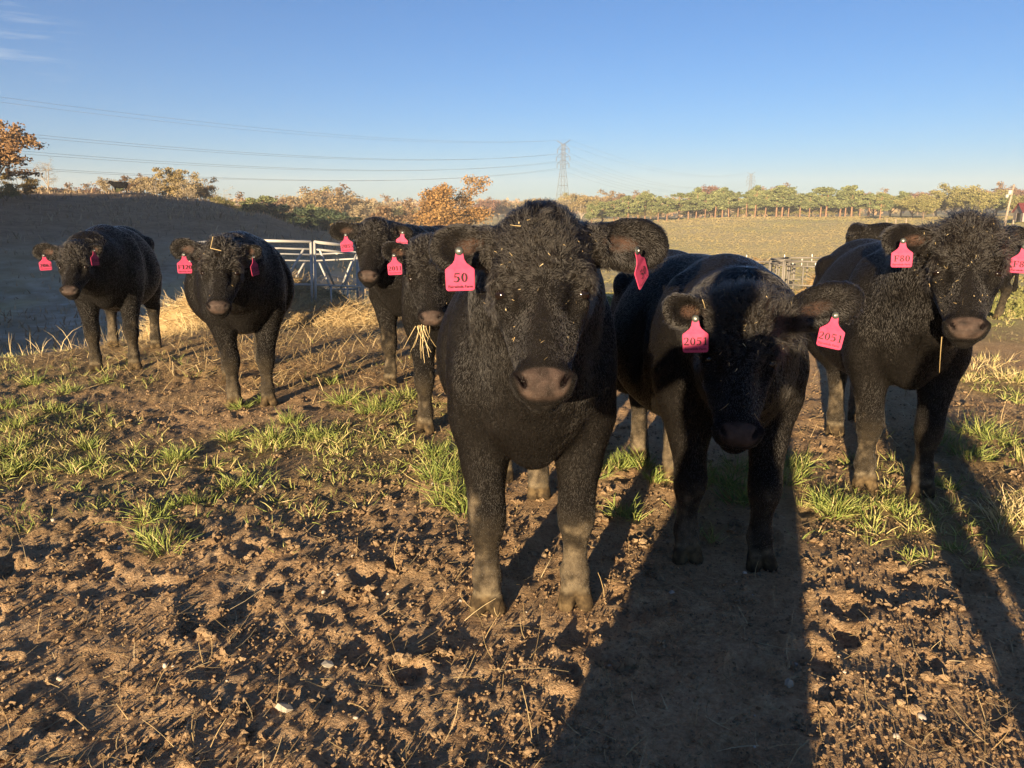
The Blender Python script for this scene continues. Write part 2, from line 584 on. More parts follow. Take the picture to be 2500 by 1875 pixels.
def branch_paths(rnd, height, style):
    """trunk and limbs as polylines with radii; also where foliage sits"""
    paths = []; tips = []
    r0 = height * .022
    if style == 'pine':
        lean = rnd.normal(0, .02, 2)
        top = np.array([lean[0] * height, lean[1] * height, height * .97])
        paths.append((np.array([[0, 0, -.3], top * .5, top]), [r0, r0 * .75, r0 * .2]))
        for k in range(20):
            t = rnd.uniform(.36, .97)
            az = rnd.uniform(0, 6.28)
            ln = height * (.27 * (1 - t) ** .6 + .06) * rnd.uniform(.7, 1.2)
            p0 = top * t; p1 = p0 + np.array([math.cos(az) * ln, math.sin(az) * ln, ln * rnd.uniform(.05, .35)])
            paths.append((np.array([p0, (p0 + p1) / 2 + [0, 0, .02 * height], p1]), [r0 * .28, r0 * .18, r0 * .06]))
            tips += [p1, p0 * .35 + p1 * .65, p0 * .6 + p1 * .4]
        tips.append(top)
        return paths, np.array(tips)
    fork = height * (.22 if style != 'multi' else .06)
    n1 = rnd.integers(4, 7)
    paths.append((np.array([[0, 0, -.4], [rnd.normal(0, .01) * height, 0, fork * .6], [0, 0, fork * 1.2]]), [r0 * 1.25, r0, r0 * .85]))
    for i in range(n1):
        az = i * 6.28 / n1 + rnd.uniform(-.4, .4)
        out = rnd.uniform(.16, .36) * height * (1 if i else .25)
        top = height * rnd.uniform(.72, .96) * (1 if i == 0 else rnd.uniform(.78, 1))
        p0 = np.array([0, 0, fork * rnd.uniform(.6, 1.25)])
        p2 = np.array([math.cos(az) * out, math.sin(az) * out, top])
        p1 = (p0 + p2) / 2 + np.array([math.cos(az), math.sin(az), -.15]) * out * .22
        paths.append((np.array([p0, p1, p2]), [r0 * .6, r0 * .38, r0 * .1]))
        for j in range(7):
            t = rnd.uniform(.25, .95)
            q0 = (1 - t) ** 2 * p0 + 2 * t * (1 - t) * p1 + t * t * p2
            dv = unit(np.array([math.cos(az) + rnd.normal(0, .9), math.sin(az) + rnd.normal(0, .9), rnd.uniform(.05, .9)]))
            ln = height * rnd.uniform(.12, .25)
            q2 = q0 + dv * ln
            paths.append((np.array([q0, (q0 + q2) / 2 + [0, 0, .01 * height], q2]), [r0 * .25, r0 * .16, r0 * .05]))
            tips += [q2, q0 * .4 + q2 * .6]
            for k in range(2):
                w2 = q2 + unit(dv + rnd.normal(0, .7, 3)) * ln * .55
                paths.append((np.array([q0 * .3 + q2 * .7, w2]), [r0 * .12, r0 * .04]))
                tips.append(w2)
        tips.append(p2)
    return paths, np.array(tips)


def tree_meshes(name, seed, height, style, leaf, bark, n_leaf, size, spread, cut=0.0, seg=5):
    rnd = np.random.default_rng(seed)
    paths, tips = branch_paths(rnd, height, style)
    mb = MB()
    for p, r in paths: mb.tube(p, r, seg, caps=False)
    trunk = mb.data(name + '_trunk', bark, True)
    crown = None
    if n_leaf:
        # every tip carries its own clump; clumps differ in density so that gaps stay open
        wt = rnd.uniform(.25, 1.6, len(tips)) * (rnd.uniform(0, 1, len(tips)) > cut)
        idx = rnd.choice(len(tips), n_leaf, p=wt / wt.sum())
        P = tips[idx] + unit(rnd.normal(size=(n_leaf, 3))) * (rnd.uniform(0, 1, n_leaf) ** .6 * spread)[:, None] * [1, 1, .72]
        P[:, 2] = np.maximum(P[:, 2], height * .06)
        V, F = cards(P, size, .25 if style == 'pine' else .1, rnd)
        clump = rnd.uniform(0, 1, len(tips))
        tint = np.clip(.55 * clump[idx] + .45 * rnd.uniform(0, 1, n_leaf), 0, 1)
        crown = mesh_data(name + '_crown', V, F, LEAF[leaf], False, {'tint': np.repeat(tint, 4)})
    return trunk, crown


_tree_cache = {}


def tree(kind, x, y, height, label, group=None, rz=None, wide=1.0, name='tree', z=None):
    """kind -> shared meshes of height 10 m, scaled to this tree's own height"""
    global _tree_no
    spec = KINDS[kind]
    var = int(TR.integers(0, spec['n']))
    key = (kind, var)
    if key not in _tree_cache:
        _tree_cache[key] = tree_meshes(kind, 100 + 31 * var + sum(map(ord, kind)), 10.0, spec['style'], spec['leaf'], spec['bark'], spec['count'], spec['size'], spec['spread'], spec.get('cut', 0))
    tk, cr = _tree_cache[key]
    if z is None: z = float(base_height(np.array([x]), np.array([y]))[0])
    s = height / 10.0
    root = empty(name, (x, y, z - .05), TR.uniform(0, 6.28) if rz is None else rz)
    root.scale = (s * wide, s * wide, s)
    add('trunk', tk, root)
    if cr: add('crown', cr, root)
    tag(root, label, 'tree', group)
    return root


KINDS = {
    'bigoak': dict(n=1, style='dec', leaf='brown', bark=M_bark, count=8000, size=0.22, spread=.85, cut=.15),
    'bigold': dict(n=1, style='multi', leaf='amber', bark=M_palebark, count=22000, size=0.21, spread=1.35, cut=.02),
    'gold': dict(n=2, style='multi', leaf='gold', bark=M_palebark, count=5200, size=0.30, spread=.95, cut=.15),
    'orange': dict(n=2, style='dec', leaf='orange', bark=M_bark, count=5200, size=0.32, spread=1.0, cut=.1),
    'rust': dict(n=2, style='dec', leaf='rust', bark=M_bark, count=5200, size=0.32, spread=1.0, cut=.1),
    'red': dict(n=1, style='dec', leaf='red', bark=M_bark, count=4800, size=0.33, spread=1.0, cut=.1),
    'tan': dict(n=2, style='multi', leaf='tan', bark=M_palebark, count=3400, size=0.28, spread=1.0, cut=.2),
    'olive': dict(n=2, style='dec', leaf='olive', bark=M_bark, count=5600, size=0.33, spread=1.05, cut=.05),
    'bare': dict(n=1, style='dec', leaf='tan', bark=M_palebark, count=1300, size=0.13, spread=.9),
    'twiggy': dict(n=1, style='multi', leaf='tan', bark=M_palebark, count=350, size=0.30, spread=1.0),
    'pine': dict(n=4, style='pine', leaf='pine', bark=M_pinebark, count=3800, size=0.33, spread=.85, cut=.08),
    'cedar': dict(n=2, style='pine', leaf='cedar', bark=M_bark, count=5200, size=0.33, spread=1.0),
    'shrub': dict(n=2, style='multi', leaf='olive', bark=M_bark, count=3000, size=0.36, spread=1.4),
}


def top_h(u, v, dist, x, y):
    """height a tree needs so that its top shows at picture height v"""
    r = ray(u, v)
    zt = CAM[2] + r[2] / math.hypot(r[0], r[1]) * dist
    return max(2.0, zt - float(base_height(np.array([x]), np.array([y]))[0]))


def plant(kind, u, v, dist, label, group=None, wide=1.0, name='tree'):
    x, y = polar(u, dist)
    return tree(kind, x, y, top_h(u, v, dist, x, y), label, group, None, wide, name)


def build_trees():
    # on the shaded hill's crest
    plant('bigoak', -18, 268, 92, 'tall oak with thinning orange leaves cut off by the picture edge', wide=1.15, name='oak_tree')
    plant('gold', 55, 415, 97, 'low yellow-brown tree under the tall orange oak', wide=1.2)
    plant('shrub', 20, 455, 94, 'dark bushy shrub at the foot of the tall orange oak', wide=1.3, name='shrub')
    plant('bare', 125, 388, 135, 'leafless pale tree standing alone on the hill crest', wide=.95, name='bare_tree')
    gh = 'red and orange treetops showing over the hill crest'
    for i, (u, v, k) in enumerate([(85, 447, 'orange'), (105, 452, 'tan'), (150, 450, 'orange'), (172, 455, 'rust'), (196, 456, 'red'), (215, 452, 'orange'), (232, 455, 'rust'), (248, 458, 'orange')]):
        plant(k, u, v, 215 + 9 * (i % 3), ORD[i] + ' low autumn treetop from the left showing behind the hill crest', gh, 1.5)
    plant('tan', 272, 424, 150, 'brownish round tree behind the black cow on the ridge', wide=1.1)
    plant('pine', 298, 445, 142, 'small green pine right behind the black cow on the ridge', wide=1.1, name='pine_tree')
    gc = 'autumn trees clumped on the hill crest'
    plant('rust', 330, 425, 146, 'reddish tree at the left end of the hill-crest clump', gc)
    plant('tan', 362, 420, 140, 'tan half-bare tree in the hill-crest clump beside the reddish one', gc, 1.2)
    plant('gold', 400, 407, 146, 'tallest golden tree in the middle of the hill-crest clump', gc, 1.1)
    plant('twiggy', 385, 430, 128, 'pale many-stemmed bare tree in front of the hill-crest clump', gc, 1.2, 'bare_tree')
    plant('gold', 440, 412, 142, 'golden tree with pale trunks right of the tallest in the hill-crest clump', gc, 1.1)
    plant('tan', 462, 425, 136, 'tan tree near the right end of the hill-crest clump', gc, 1.1)
    plant('orange', 500, 432, 145, 'brown-orange tree at the right end of the hill-crest clump', gc)
    plant('twiggy', 470, 445, 124, 'small pale bare tree in front of the right end of the hill-crest clump', gc, 1.0, 'bare_tree')
    plant('twiggy', 545, 452, 135, 'leafless thin tree on the slope right of the hill-crest clump', None, 1.0, 'bare_tree')
    for u, v, side in ((535, 478, 'upper'), (562, 488, 'lower')):
        plant('shrub', u, v, 126, side + ' of two dark bushes on the slope below the hill-crest clump', 'brush on the hill slope', 1.5, 'shrub')
    # evergreens and woods beyond the valley
    ge = 'dark evergreens in the valley'
    ev = sorted(((618, 480, 170, 'pine'), (645, 478, 172, 'pine'), (668, 497, 160, 'cedar'), (690, 500, 158, 'cedar'), (735, 508, 150, 'cedar'), (760, 500, 155, 'pine'), (785, 508, 150, 'cedar'), (812, 512, 150, 'cedar'), (838, 520, 148, 'cedar'), (600, 498, 150, 'cedar'), (865, 530, 146, 'cedar')))
    for i, (u, v, d, k) in enumerate(ev):
        plant(k, u, v, d, ORD[i] + (' evergreen' if k == 'cedar' else ' evergreen, a lighter pine,') + ' from the left in the valley behind the hay ring', ge, 1.75 if k == 'cedar' else 1.5, 'evergreen_tree')
    plant('gold', 850, 528, 135, 'small bright yellow tree behind the ear of cow 2055', wide=1.4)
    gw = 'autumn wood beyond the valley'
    wood = [(640, 475, 'rust'), (688, 463, 'tan'), (715, 468, 'orange'), (745, 450, 'tan'), (770, 462, 'olive'), (790, 456, 'orange'), (815, 458, 'rust'), (838, 462, 'tan'), (858, 460, 'orange'), (885, 470, 'tan'), (910, 480, 'tan'), (935, 484, 'rust'), (700, 482, 'tan'), (735, 480, 'orange'), (800, 482, 'tan'), (870, 486, 'tan'), (900, 492, 'tan'), (1000, 490, 'rust'), (985, 500, 'olive'), (930, 500, 'olive')]
    wl = {'rust': 'rust-red tree in the autumn wood past the valley', 'tan': 'tan tree in the autumn wood past the valley', 'orange': 'orange tree in the autumn wood past the valley', 'olive': 'olive-green tree in the autumn wood past the valley'}
    for i, (u, v, k) in enumerate(wood):
        same = sorted(a for a, _, kk in wood if kk == k)
        plant(k, u, v, 225 + 14 * ((i * 7) % 5), wl[k].replace(' in the', ', ' + ORD[same.index(u)] + ' of its colour from the left in the', 1), gw, 1.25)
    plant('rust', 962, 494, 140, 'round copper-red tree left of the big golden tree', wide=1.35)
    plant('bigold', 1092, 446, 132, 'big golden-orange tree behind cow 2011, widest crown in view', wide=1.18)
    plant('shrub', 1010, 545, 138, 'olive shrub at the left foot of the big golden tree', wide=1.6, name='shrub')
    gm = 'far autumn trees behind the middle cows'
    for i, (u, v, k) in enumerate([(1190, 486, 'red'), (1215, 484, 'rust'), (1240, 482, 'tan'), (1270, 488, 'tan'), (1300, 482, 'gold'), (1330, 480, 'gold'), (1360, 476, 'tan'), (1400, 474, 'olive'), (1420, 468, 'gold'), (1450, 470, 'orange'), (1475, 466, 'orange'), (1500, 462, 'orange'), (1530, 468, 'rust'), (1560, 470, 'olive'), (1590, 474, 'tan')]):
        plant(k, u, v, 330 + 12 * ((i * 5) % 4), ORD[i] + ' tree from the left in the far autumn belt below the near pylon', gm, 1.35)
    # the pine row along the far pasture
    gp = 'row of pines along the far pasture'
    prow = [(1448, 497), (1475, 492), (1500, 486), (1530, 478), (1556, 474), (1580, 470), (1606, 472), (1630, 478), (1655, 472), (1676, 470), (1700, 463), (1722, 468), (1745, 460), (1764, 452), (1784, 462), (1805, 468), (1826, 462), (1847, 458), (1868, 463), (1890, 460), (1912, 455), (1930, 466), (1952, 464), (1975, 462), (2000, 458), (2022, 452), (2045, 463), (2066, 455), (2086, 448), (2105, 460), (2128, 470)]
    for i, (u, v) in enumerate(prow):
        d = 200 + 55 * min(1, max(0, (u - 1440) / 300)) + (i * 13 % 7)
        u2, v2 = u + float(TR.uniform(-7, 7)), v + float(TR.uniform(-6, 9))
        plant('pine', u2, v2, d, ORD[i] + ' green pine from the left in the row along the far pasture crest', gp, float(TR.uniform(1.2, 1.75)), 'pine_tree')
    for i in range(22):
        u = 1470 + i * 32 + float(TR.uniform(-10, 10))
        plant('pine' if i % 3 else 'olive', u, 472 + float(TR.uniform(-6, 14)), 285 + float(TR.uniform(-8, 8)), ORD[i] + ' tree from the left in the rank standing behind the far pine row', 'rank of trees behind the far pine row', float(TR.uniform(1.2, 1.7)), 'tree')
    # small understory between the trunks
    for i, (u, v) in enumerate(sorted([(1465, 520), (1520, 510), (1600, 506), (1690, 503), (1810, 500), (1900, 500), (1990, 498), (2080, 502), (1560, 510), (1740, 502), (1855, 501), (1945, 502), (2035, 500)])):
        plant('shrub', u, v, 268, ORD[i] + ' olive bush from the left behind the far pine row trunks', 'undergrowth behind the far pine row', 2.0, 'shrub')
    gr = 'autumn treetops above the far pine row'
    for i, (u, v, k) in enumerate(sorted([(1735, 452, 'red'), (1710, 460, 'rust'), (1880, 452, 'rust'), (1850, 455, 'orange'), (1905, 456, 'orange'), (2150, 466, 'rust'), (2120, 468, 'red'), (1660, 468, 'tan')])):
        plant(k, u, v, 335 + 8 * (i % 3), ORD[i] + ' red-brown treetop from the left rising behind the far pine row', gr, 1.2)
    # mixed trees on the right
    gq = 'green trees on the right skyline'
    right = [(2150, 472, 'pine'), (2175, 468, 'olive'), (2200, 465, 'pine'), (2228, 476, 'olive'), (2255, 480, 'olive'), (2285, 476, 'olive'), (2330, 452, 'olive'), (2350, 458, 'olive'), (2378, 468, 'olive'), (2405, 472, 'pine'), (2432, 466, 'olive'), (2460, 472, 'pine'), (2490, 474, 'olive'), (2515, 472, 'pine'), (2545, 470, 'olive')]
    for i, (u, v, k) in enumerate(right):
        lab = 'tallest bushy green tree above the head of cow F80' if u == 2330 else (ORD[i] + (' tree' if k == 'olive' else ' tree, a pine,') + ' from the left in the green belt right of the pine row')
        plant(k, u, v, 225 + 10 * ((i * 3) % 4), lab, None if u == 2330 else gq, 1.5)
    for i, (u, v, k) in enumerate([(2240, 468, 'red'), (2280, 470, 'rust'), (2390, 458, 'red'), (2430, 452, 'rust'), (2470, 458, 'red'), (2500, 456, 'rust'), (2530, 455, 'rust')]):
        plant(k, u, v, 360 + 9 * (i % 3), ORD[i] + ' reddish treetop from the left on the skyline toward the barn', 'reddish treetops above the barn', 1.5)
    # the distant wood that closes the horizon
    rnd = np.random.default_rng(12)
    n = 26000
    az = np.radians(rnd.uniform(-60, 60, n)); d = rnd.uniform(430, 760, n)
    x, y = np.sin(az) * d, np.cos(az) * d
    hh = 7.5 + 3.0 * vnoise(x / 17, y / 17, seed=3) + 2.0 * vnoise(x / 6, y / 6, seed=4)
    z = base_height(x, y) + hh * rnd.uniform(0, 1, n) ** .6
    V, F = cards(np.stack([x, y, z], -1), 2.3, .1, rnd)
    t = np.clip(.5 + .5 * vnoise(x / 22, y / 22, seed=8) + rnd.normal(0, .15, n), 0, 1)
    m = leaf_mat('far_wood_leaves', (.17, .15, .08), (.28, .20, .11), (.31, .18, .11))
    o = add('far_woods', mesh_data('far_woods', V, F, m, False, {'tint': np.repeat(t, 4)}))
    tag(o, 'distant autumn woods closing the horizon', 'woods', kind='stuff')

# ------------------------------------------------------------------ solid bodies from blended distance fields
class Field:
    def __init__(self, xs, ys, zs):
        self.ax = [np.asarray(a, np.float32) for a in (xs, ys, zs)]
        self.F = np.full([len(a) for a in self.ax], .25, np.float32)

    def _box(self, lo, hi):
        sl = []
        for a, l, h in zip(self.ax, lo, hi):
            i0 = max(0, int(np.searchsorted(a, l)) - 1); i1 = min(len(a), int(np.searchsorted(a, h)) + 1)
            if i1 - i0 < 1: return None
            sl.append(slice(i0, i1))
        return tuple(sl)

    def _pts(self, sl):
        return (self.ax[0][sl[0]][:, None, None], self.ax[1][sl[1]][None, :, None], self.ax[2][sl[2]][None, None, :])

    def _blend(self, sl, d, k, sub):
        a = self.F[sl]
        if sub:
            d = -d
            h = np.clip(.5 - .5 * (d - a) / k, 0, 1)
            self.F[sl] = d * (1 - h) + a * h + k * h * (1 - h)
        else:
            h = np.clip(.5 + .5 * (d - a) / k, 0, 1)
            self.F[sl] = d * (1 - h) + a * h - k * h * (1 - h)

    def ell(self, c, r, k=.04, rot=None, sub=False):
        """ellipsoid; rot holds its axes as rows"""
        c = np.asarray(c, float); r = np.asarray(r, float)
        rot = np.eye(3) if rot is None else np.asarray(rot, float)
        ext = np.sqrt(((rot.T * r) ** 2).sum(1)) + k + .03
        sl = self._box(c - ext, c + ext)
        if sl is None: return
        X, Y, Z = self._pts(sl)
        X = X - c[0]; Y = Y - c[1]; Z = Z - c[2]
        k0 = 0; k1 = 0
        for i in range(3):
            q = X * rot[i, 0] + Y * rot[i, 1] + Z * rot[i, 2]
            k0 = k0 + (q / r[i]) ** 2; k1 = k1 + (q / r[i] ** 2) ** 2
        k0 = np.sqrt(k0); k1 = np.sqrt(k1) + 1e-6
        self._blend(sl, (k0 * (k0 - 1) / k1).astype(np.float32), k, sub)

    def cone(self, a, b, ra, rb, k=.04, sub=False):
        """round cone between two points"""
        a = np.asarray(a, float); b = np.asarray(b, float)
        m = max(ra, rb) + k + .03
        sl = self._box(np.minimum(a, b) - m, np.maximum(a, b) + m)
        if sl is None: return
        X, Y, Z = self._pts(sl)
        ab = b - a; L2 = ab @ ab + 1e-9
        t = np.clip(((X - a[0]) * ab[0] + (Y - a[1]) * ab[1] + (Z - a[2]) * ab[2]) / L2, 0, 1)
        d = np.sqrt((X - a[0] - t * ab[0]) ** 2 + (Y - a[1] - t * ab[1]) ** 2 + (Z - a[2] - t * ab[2]) ** 2) - (ra + (rb - ra) * t)
        self._blend(sl, d.astype(np.float32), k, sub)

    def chain(self, pts, rad, k=.03):
        for i in range(len(pts) - 1):
            self.cone(pts[i], pts[i + 1], rad[i], rad[i + 1], k)

    def mesh(self):
        F = self.F; nx, ny, nz = F.shape
        S = F < 0
        cs = S[:-1, :-1, :-1].astype(np.int8)
        for dx in (0, 1):
            for dy in (0, 1):
                for dz in (0, 1):
                    if dx or dy or dz:
                        cs = cs + S[dx:nx - 1 + dx, dy:ny - 1 + dy, dz:nz - 1 + dz]
        act = (cs > 0) & (cs < 8)
        I = np.argwhere(act)
        vid = np.full(act.shape, -1, np.int32); vid[act] = np.arange(len(I))
        cor = np.array([(x, y, z) for x in (0, 1) for y in (0, 1) for z in (0, 1)])
        val = np.stack([F[I[:, 0] + c[0], I[:, 1] + c[1], I[:, 2] + c[2]] for c in cor], 1)
        acc = np.zeros((len(I), 3)); cnt = np.zeros(len(I))
        for e0 in range(8):
            for e1 in range(e0 + 1, 8):
                if np.abs(cor[e0] - cor[e1]).sum() != 1: continue
                a, b = val[:, e0], val[:, e1]
                m = (a < 0) != (b < 0)
                t = (a / np.where(m, a - b, 1))[:, None]
                acc += np.where(m[:, None], cor[e0] + t * (cor[e1] - cor[e0]), 0); cnt += m
        P = I + acc / cnt[:, None]
        V = np.stack([np.interp(P[:, i], np.arange(len(self.ax[i])), self.ax[i]) for i in range(3)], 1)
        quads = []
        for axn in range(3):
            sl0 = [slice(1, -1)] * 3; sl1 = [slice(1, -1)] * 3
            sl0[axn] = slice(0, -1); sl1[axn] = slice(1, None)
            s0, s1 = S[tuple(sl0)], S[tuple(sl1)]
            ch = np.argwhere(s0 != s1)
            inside0 = s0[tuple(ch.T)]
            base = ch.copy()
            o = [i for i in range(3) if i != axn]
            base[:, o[0]] += 1; base[:, o[1]] += 1
            def cell(d0, d1):
                q = base.copy(); q[:, o[0]] += d0; q[:, o[1]] += d1
                return vid[q[:, 0], q[:, 1], q[:, 2]]
            Q = np.stack([cell(-1, -1), cell(0, -1), cell(0, 0), cell(-1, 0)], 1)
            flip = inside0 if axn != 1 else ~inside0
            Q[~flip] = Q[~flip][:, ::-1]
            quads.append(Q)
        Q = np.concatenate(quads)
        Q = Q[(Q >= 0).all(1)]
        return V, Q


def relax(V, Q, it=1, w=.5):
    for _ in range(it):
        acc = np.zeros_like(V); cnt = np.zeros(len(V))
        for i in range(4):
            for j in (1, 3):
                np.add.at(acc, Q[:, i], V[Q[:, (i + j) % 4]]); np.add.at(cnt, Q[:, i], 1)
        V = V * (1 - w) + w * acc / np.maximum(cnt, 1)[:, None]
    return V


def vnormals(V, Q):
    fn = np.cross(V[Q[:, 2]] - V[Q[:, 0]], V[Q[:, 3]] - V[Q[:, 1]])
    n = np.zeros_like(V)
    for i in range(4): np.add.at(n, Q[:, i], fn)
    return unit(n)


def fine_axis(lo, hi, flo, fhi, coarse, fine):
    out = [lo]; x = lo
    while x < hi:
        dd = max(flo - x, x - fhi, 0)
        x += min(coarse, fine + dd * .12)
        out.append(x)
    return np.array(out)


# ------------------------------------------------------------------ cattle
def fur_mat(name, dark, light, rough=.5, ior=1.38):
    n = N(name, rough, .5)
    hi = n.node('ShaderNodeHairInfo')
    col = n.ramp(hi.outputs['Random'], [(0, dark), (.75, tuple((a + b) / 2 for a, b in zip(dark, light))), (1, light)])
    hb = n.node('ShaderNodeBsdfHairPrincipled')
    hb.parametrization = 'COLOR'
    n.link(col, hb.inputs['Color'])
    hb.inputs['Roughness'].default_value = rough
    hb.inputs['Radial Roughness'].default_value = .45
    hb.inputs['Random Roughness'].default_value = .3
    hb.inputs['IOR'].default_value = ior
    n.nt.nodes.remove(n.b)
    out = [q for q in n.nt.nodes if q.type == 'OUTPUT_MATERIAL'][0]
    n.link(hb.outputs[0], out.inputs['Surface'])
    return n.m


M_fur = fur_mat('black_coat', (.0035, .0029, .0026), (.017, .0135, .011), .36, 1.50)
M_facefur = fur_mat('face_coat', (.004, .0032, .0028), (.017, .0135, .011), .32, 1.48)
M_legfur = fur_mat('muddy_leg_coat', (.035, .028, .02), (.24, .195, .14), .5)
h = N('hide', .8, .12)
hide_c = h.mix(h.attr('dirt'), h.ramp(h.noise(45, 3), [(.3, (.0028, .0024, .0022)), (.7, (.007, .0058, .005))]), h.ramp(h.noise(30, 4), [(.3, (.045, .035, .024)), (.7, (.15, .12, .08))]))
hide_c = h.mix(h.attr('nose'), hide_c, h.ramp(h.noise(26, 4), [(.32, (.020, .0145, .0125)), (.52, (.050, .035, .029)), (.72, (.082, .057, .046))]))
hide_c = h.mix(h.attr('hoof'), hide_c, h.ramp(h.noise(22, 4), [(.33, (.018, .014, .010)), (.5, (.055, .039, .022)), (.7, (.14, .10, .052))]))
hide_c = h.mix(h.attr('coronet'), hide_c, h.ramp(h.noise(40, 3), [(.3, (.09, .072, .048)), (.7, (.22, .18, .12))]))
hide_c = h.mix(h.attr('hole'), hide_c, (.006, .004, .004))
hide_c = h.mix(h.attr('earin'), hide_c, h.ramp(h.noise(30, 3), [(.3, (.02, .013, .010)), (.7, (.075, .042, .03))]))
h.color(hide_c)
rr = h.node('ShaderNodeMapRange')
h.link(h.attr('nose'), rr.inputs[0]); rr.inputs[3].default_value = .85; rr.inputs[4].default_value = .17
h.link(rr.outputs[0], h.b.inputs['Roughness'])
h.bump(h.mix(.6, h.noise(210, 4, .7), h.noise(520, 2, .5)), .7, .006)
M_hide = h.m
e = N('eye', .12, .35); e.color((.008, .005, .004)); M_eye = e.m
t_ = N('pink_tag', .6, .12); t_.color(t_.ramp(t_.noise(40, 5, .65), [(.28, (.24, .03, .055)), (.38, (.41, .046, .105)), (.7, (.48, .060, .13))])); M_tag = t_.m
M_ink = simple('tag_ink', (.028, .022, .022), .8, .1)
M_button = simple('tag_button', (.05, .055, .05), .4, .4)
M_stud = simple('tag_stud', (.75, .74, .68), .35, .4)
s_ = N('straw_strand', .6, .25)
s_.color(s_.ramp(s_.attr('tint'), [(0, (.20, .13, .06)), (.5, (.42, .31, .15)), (1, (.62, .50, .29))])); M_straw = s_.m


def strips(P, D, length, width, rnd, bend=.25, seg=2, up=None):
    """thin bent ribbons starting at P along D; returns verts, quads"""
    n = len(P)
    D = unit(D)
    side = unit(np.cross(D, rnd.normal(size=(n, 3))))
    if up is not None: side = unit(np.cross(D, up) + .25 * rnd.normal(size=(n, 3)))
    nb = unit(np.cross(D, side)) * rnd.uniform(-1, 1, n)[:, None] * bend + side * rnd.uniform(-1, 1, n)[:, None] * bend
    rows = []
    for i in range(seg + 1):
        t = i / seg
        c = P + (D * t + nb * t * t) * length[:, None]
        w = (width * (1 - .55 * t))[:, None] * side * .5
        rows += [c - w, c + w]
    V = np.stack(rows, 1)
    m = 2 * (seg + 1)
    b = np.arange(n)[:, None] * m
    F = np.concatenate([b + np.array([2 * i, 2 * i + 1, 2 * i + 3, 2 * i + 2]) for i in range(seg)], 0)
    return V.reshape(-1, 3), F, m


def head_axes(poll, muz, look):
    d = unit(muz - poll)
    n = unit(look - (look @ d) * d)
    s = np.cross(n, d)
    return np.stack([d, s, n])           # rows


def ear_frame(A, base, tip, face):
    e = unit(tip - base)
    t = unit(face - (face @ e) * e)      # the way the ear opens
    w = np.cross(t, e)
    return np.stack([e, w, t])


COW_NO = [0]


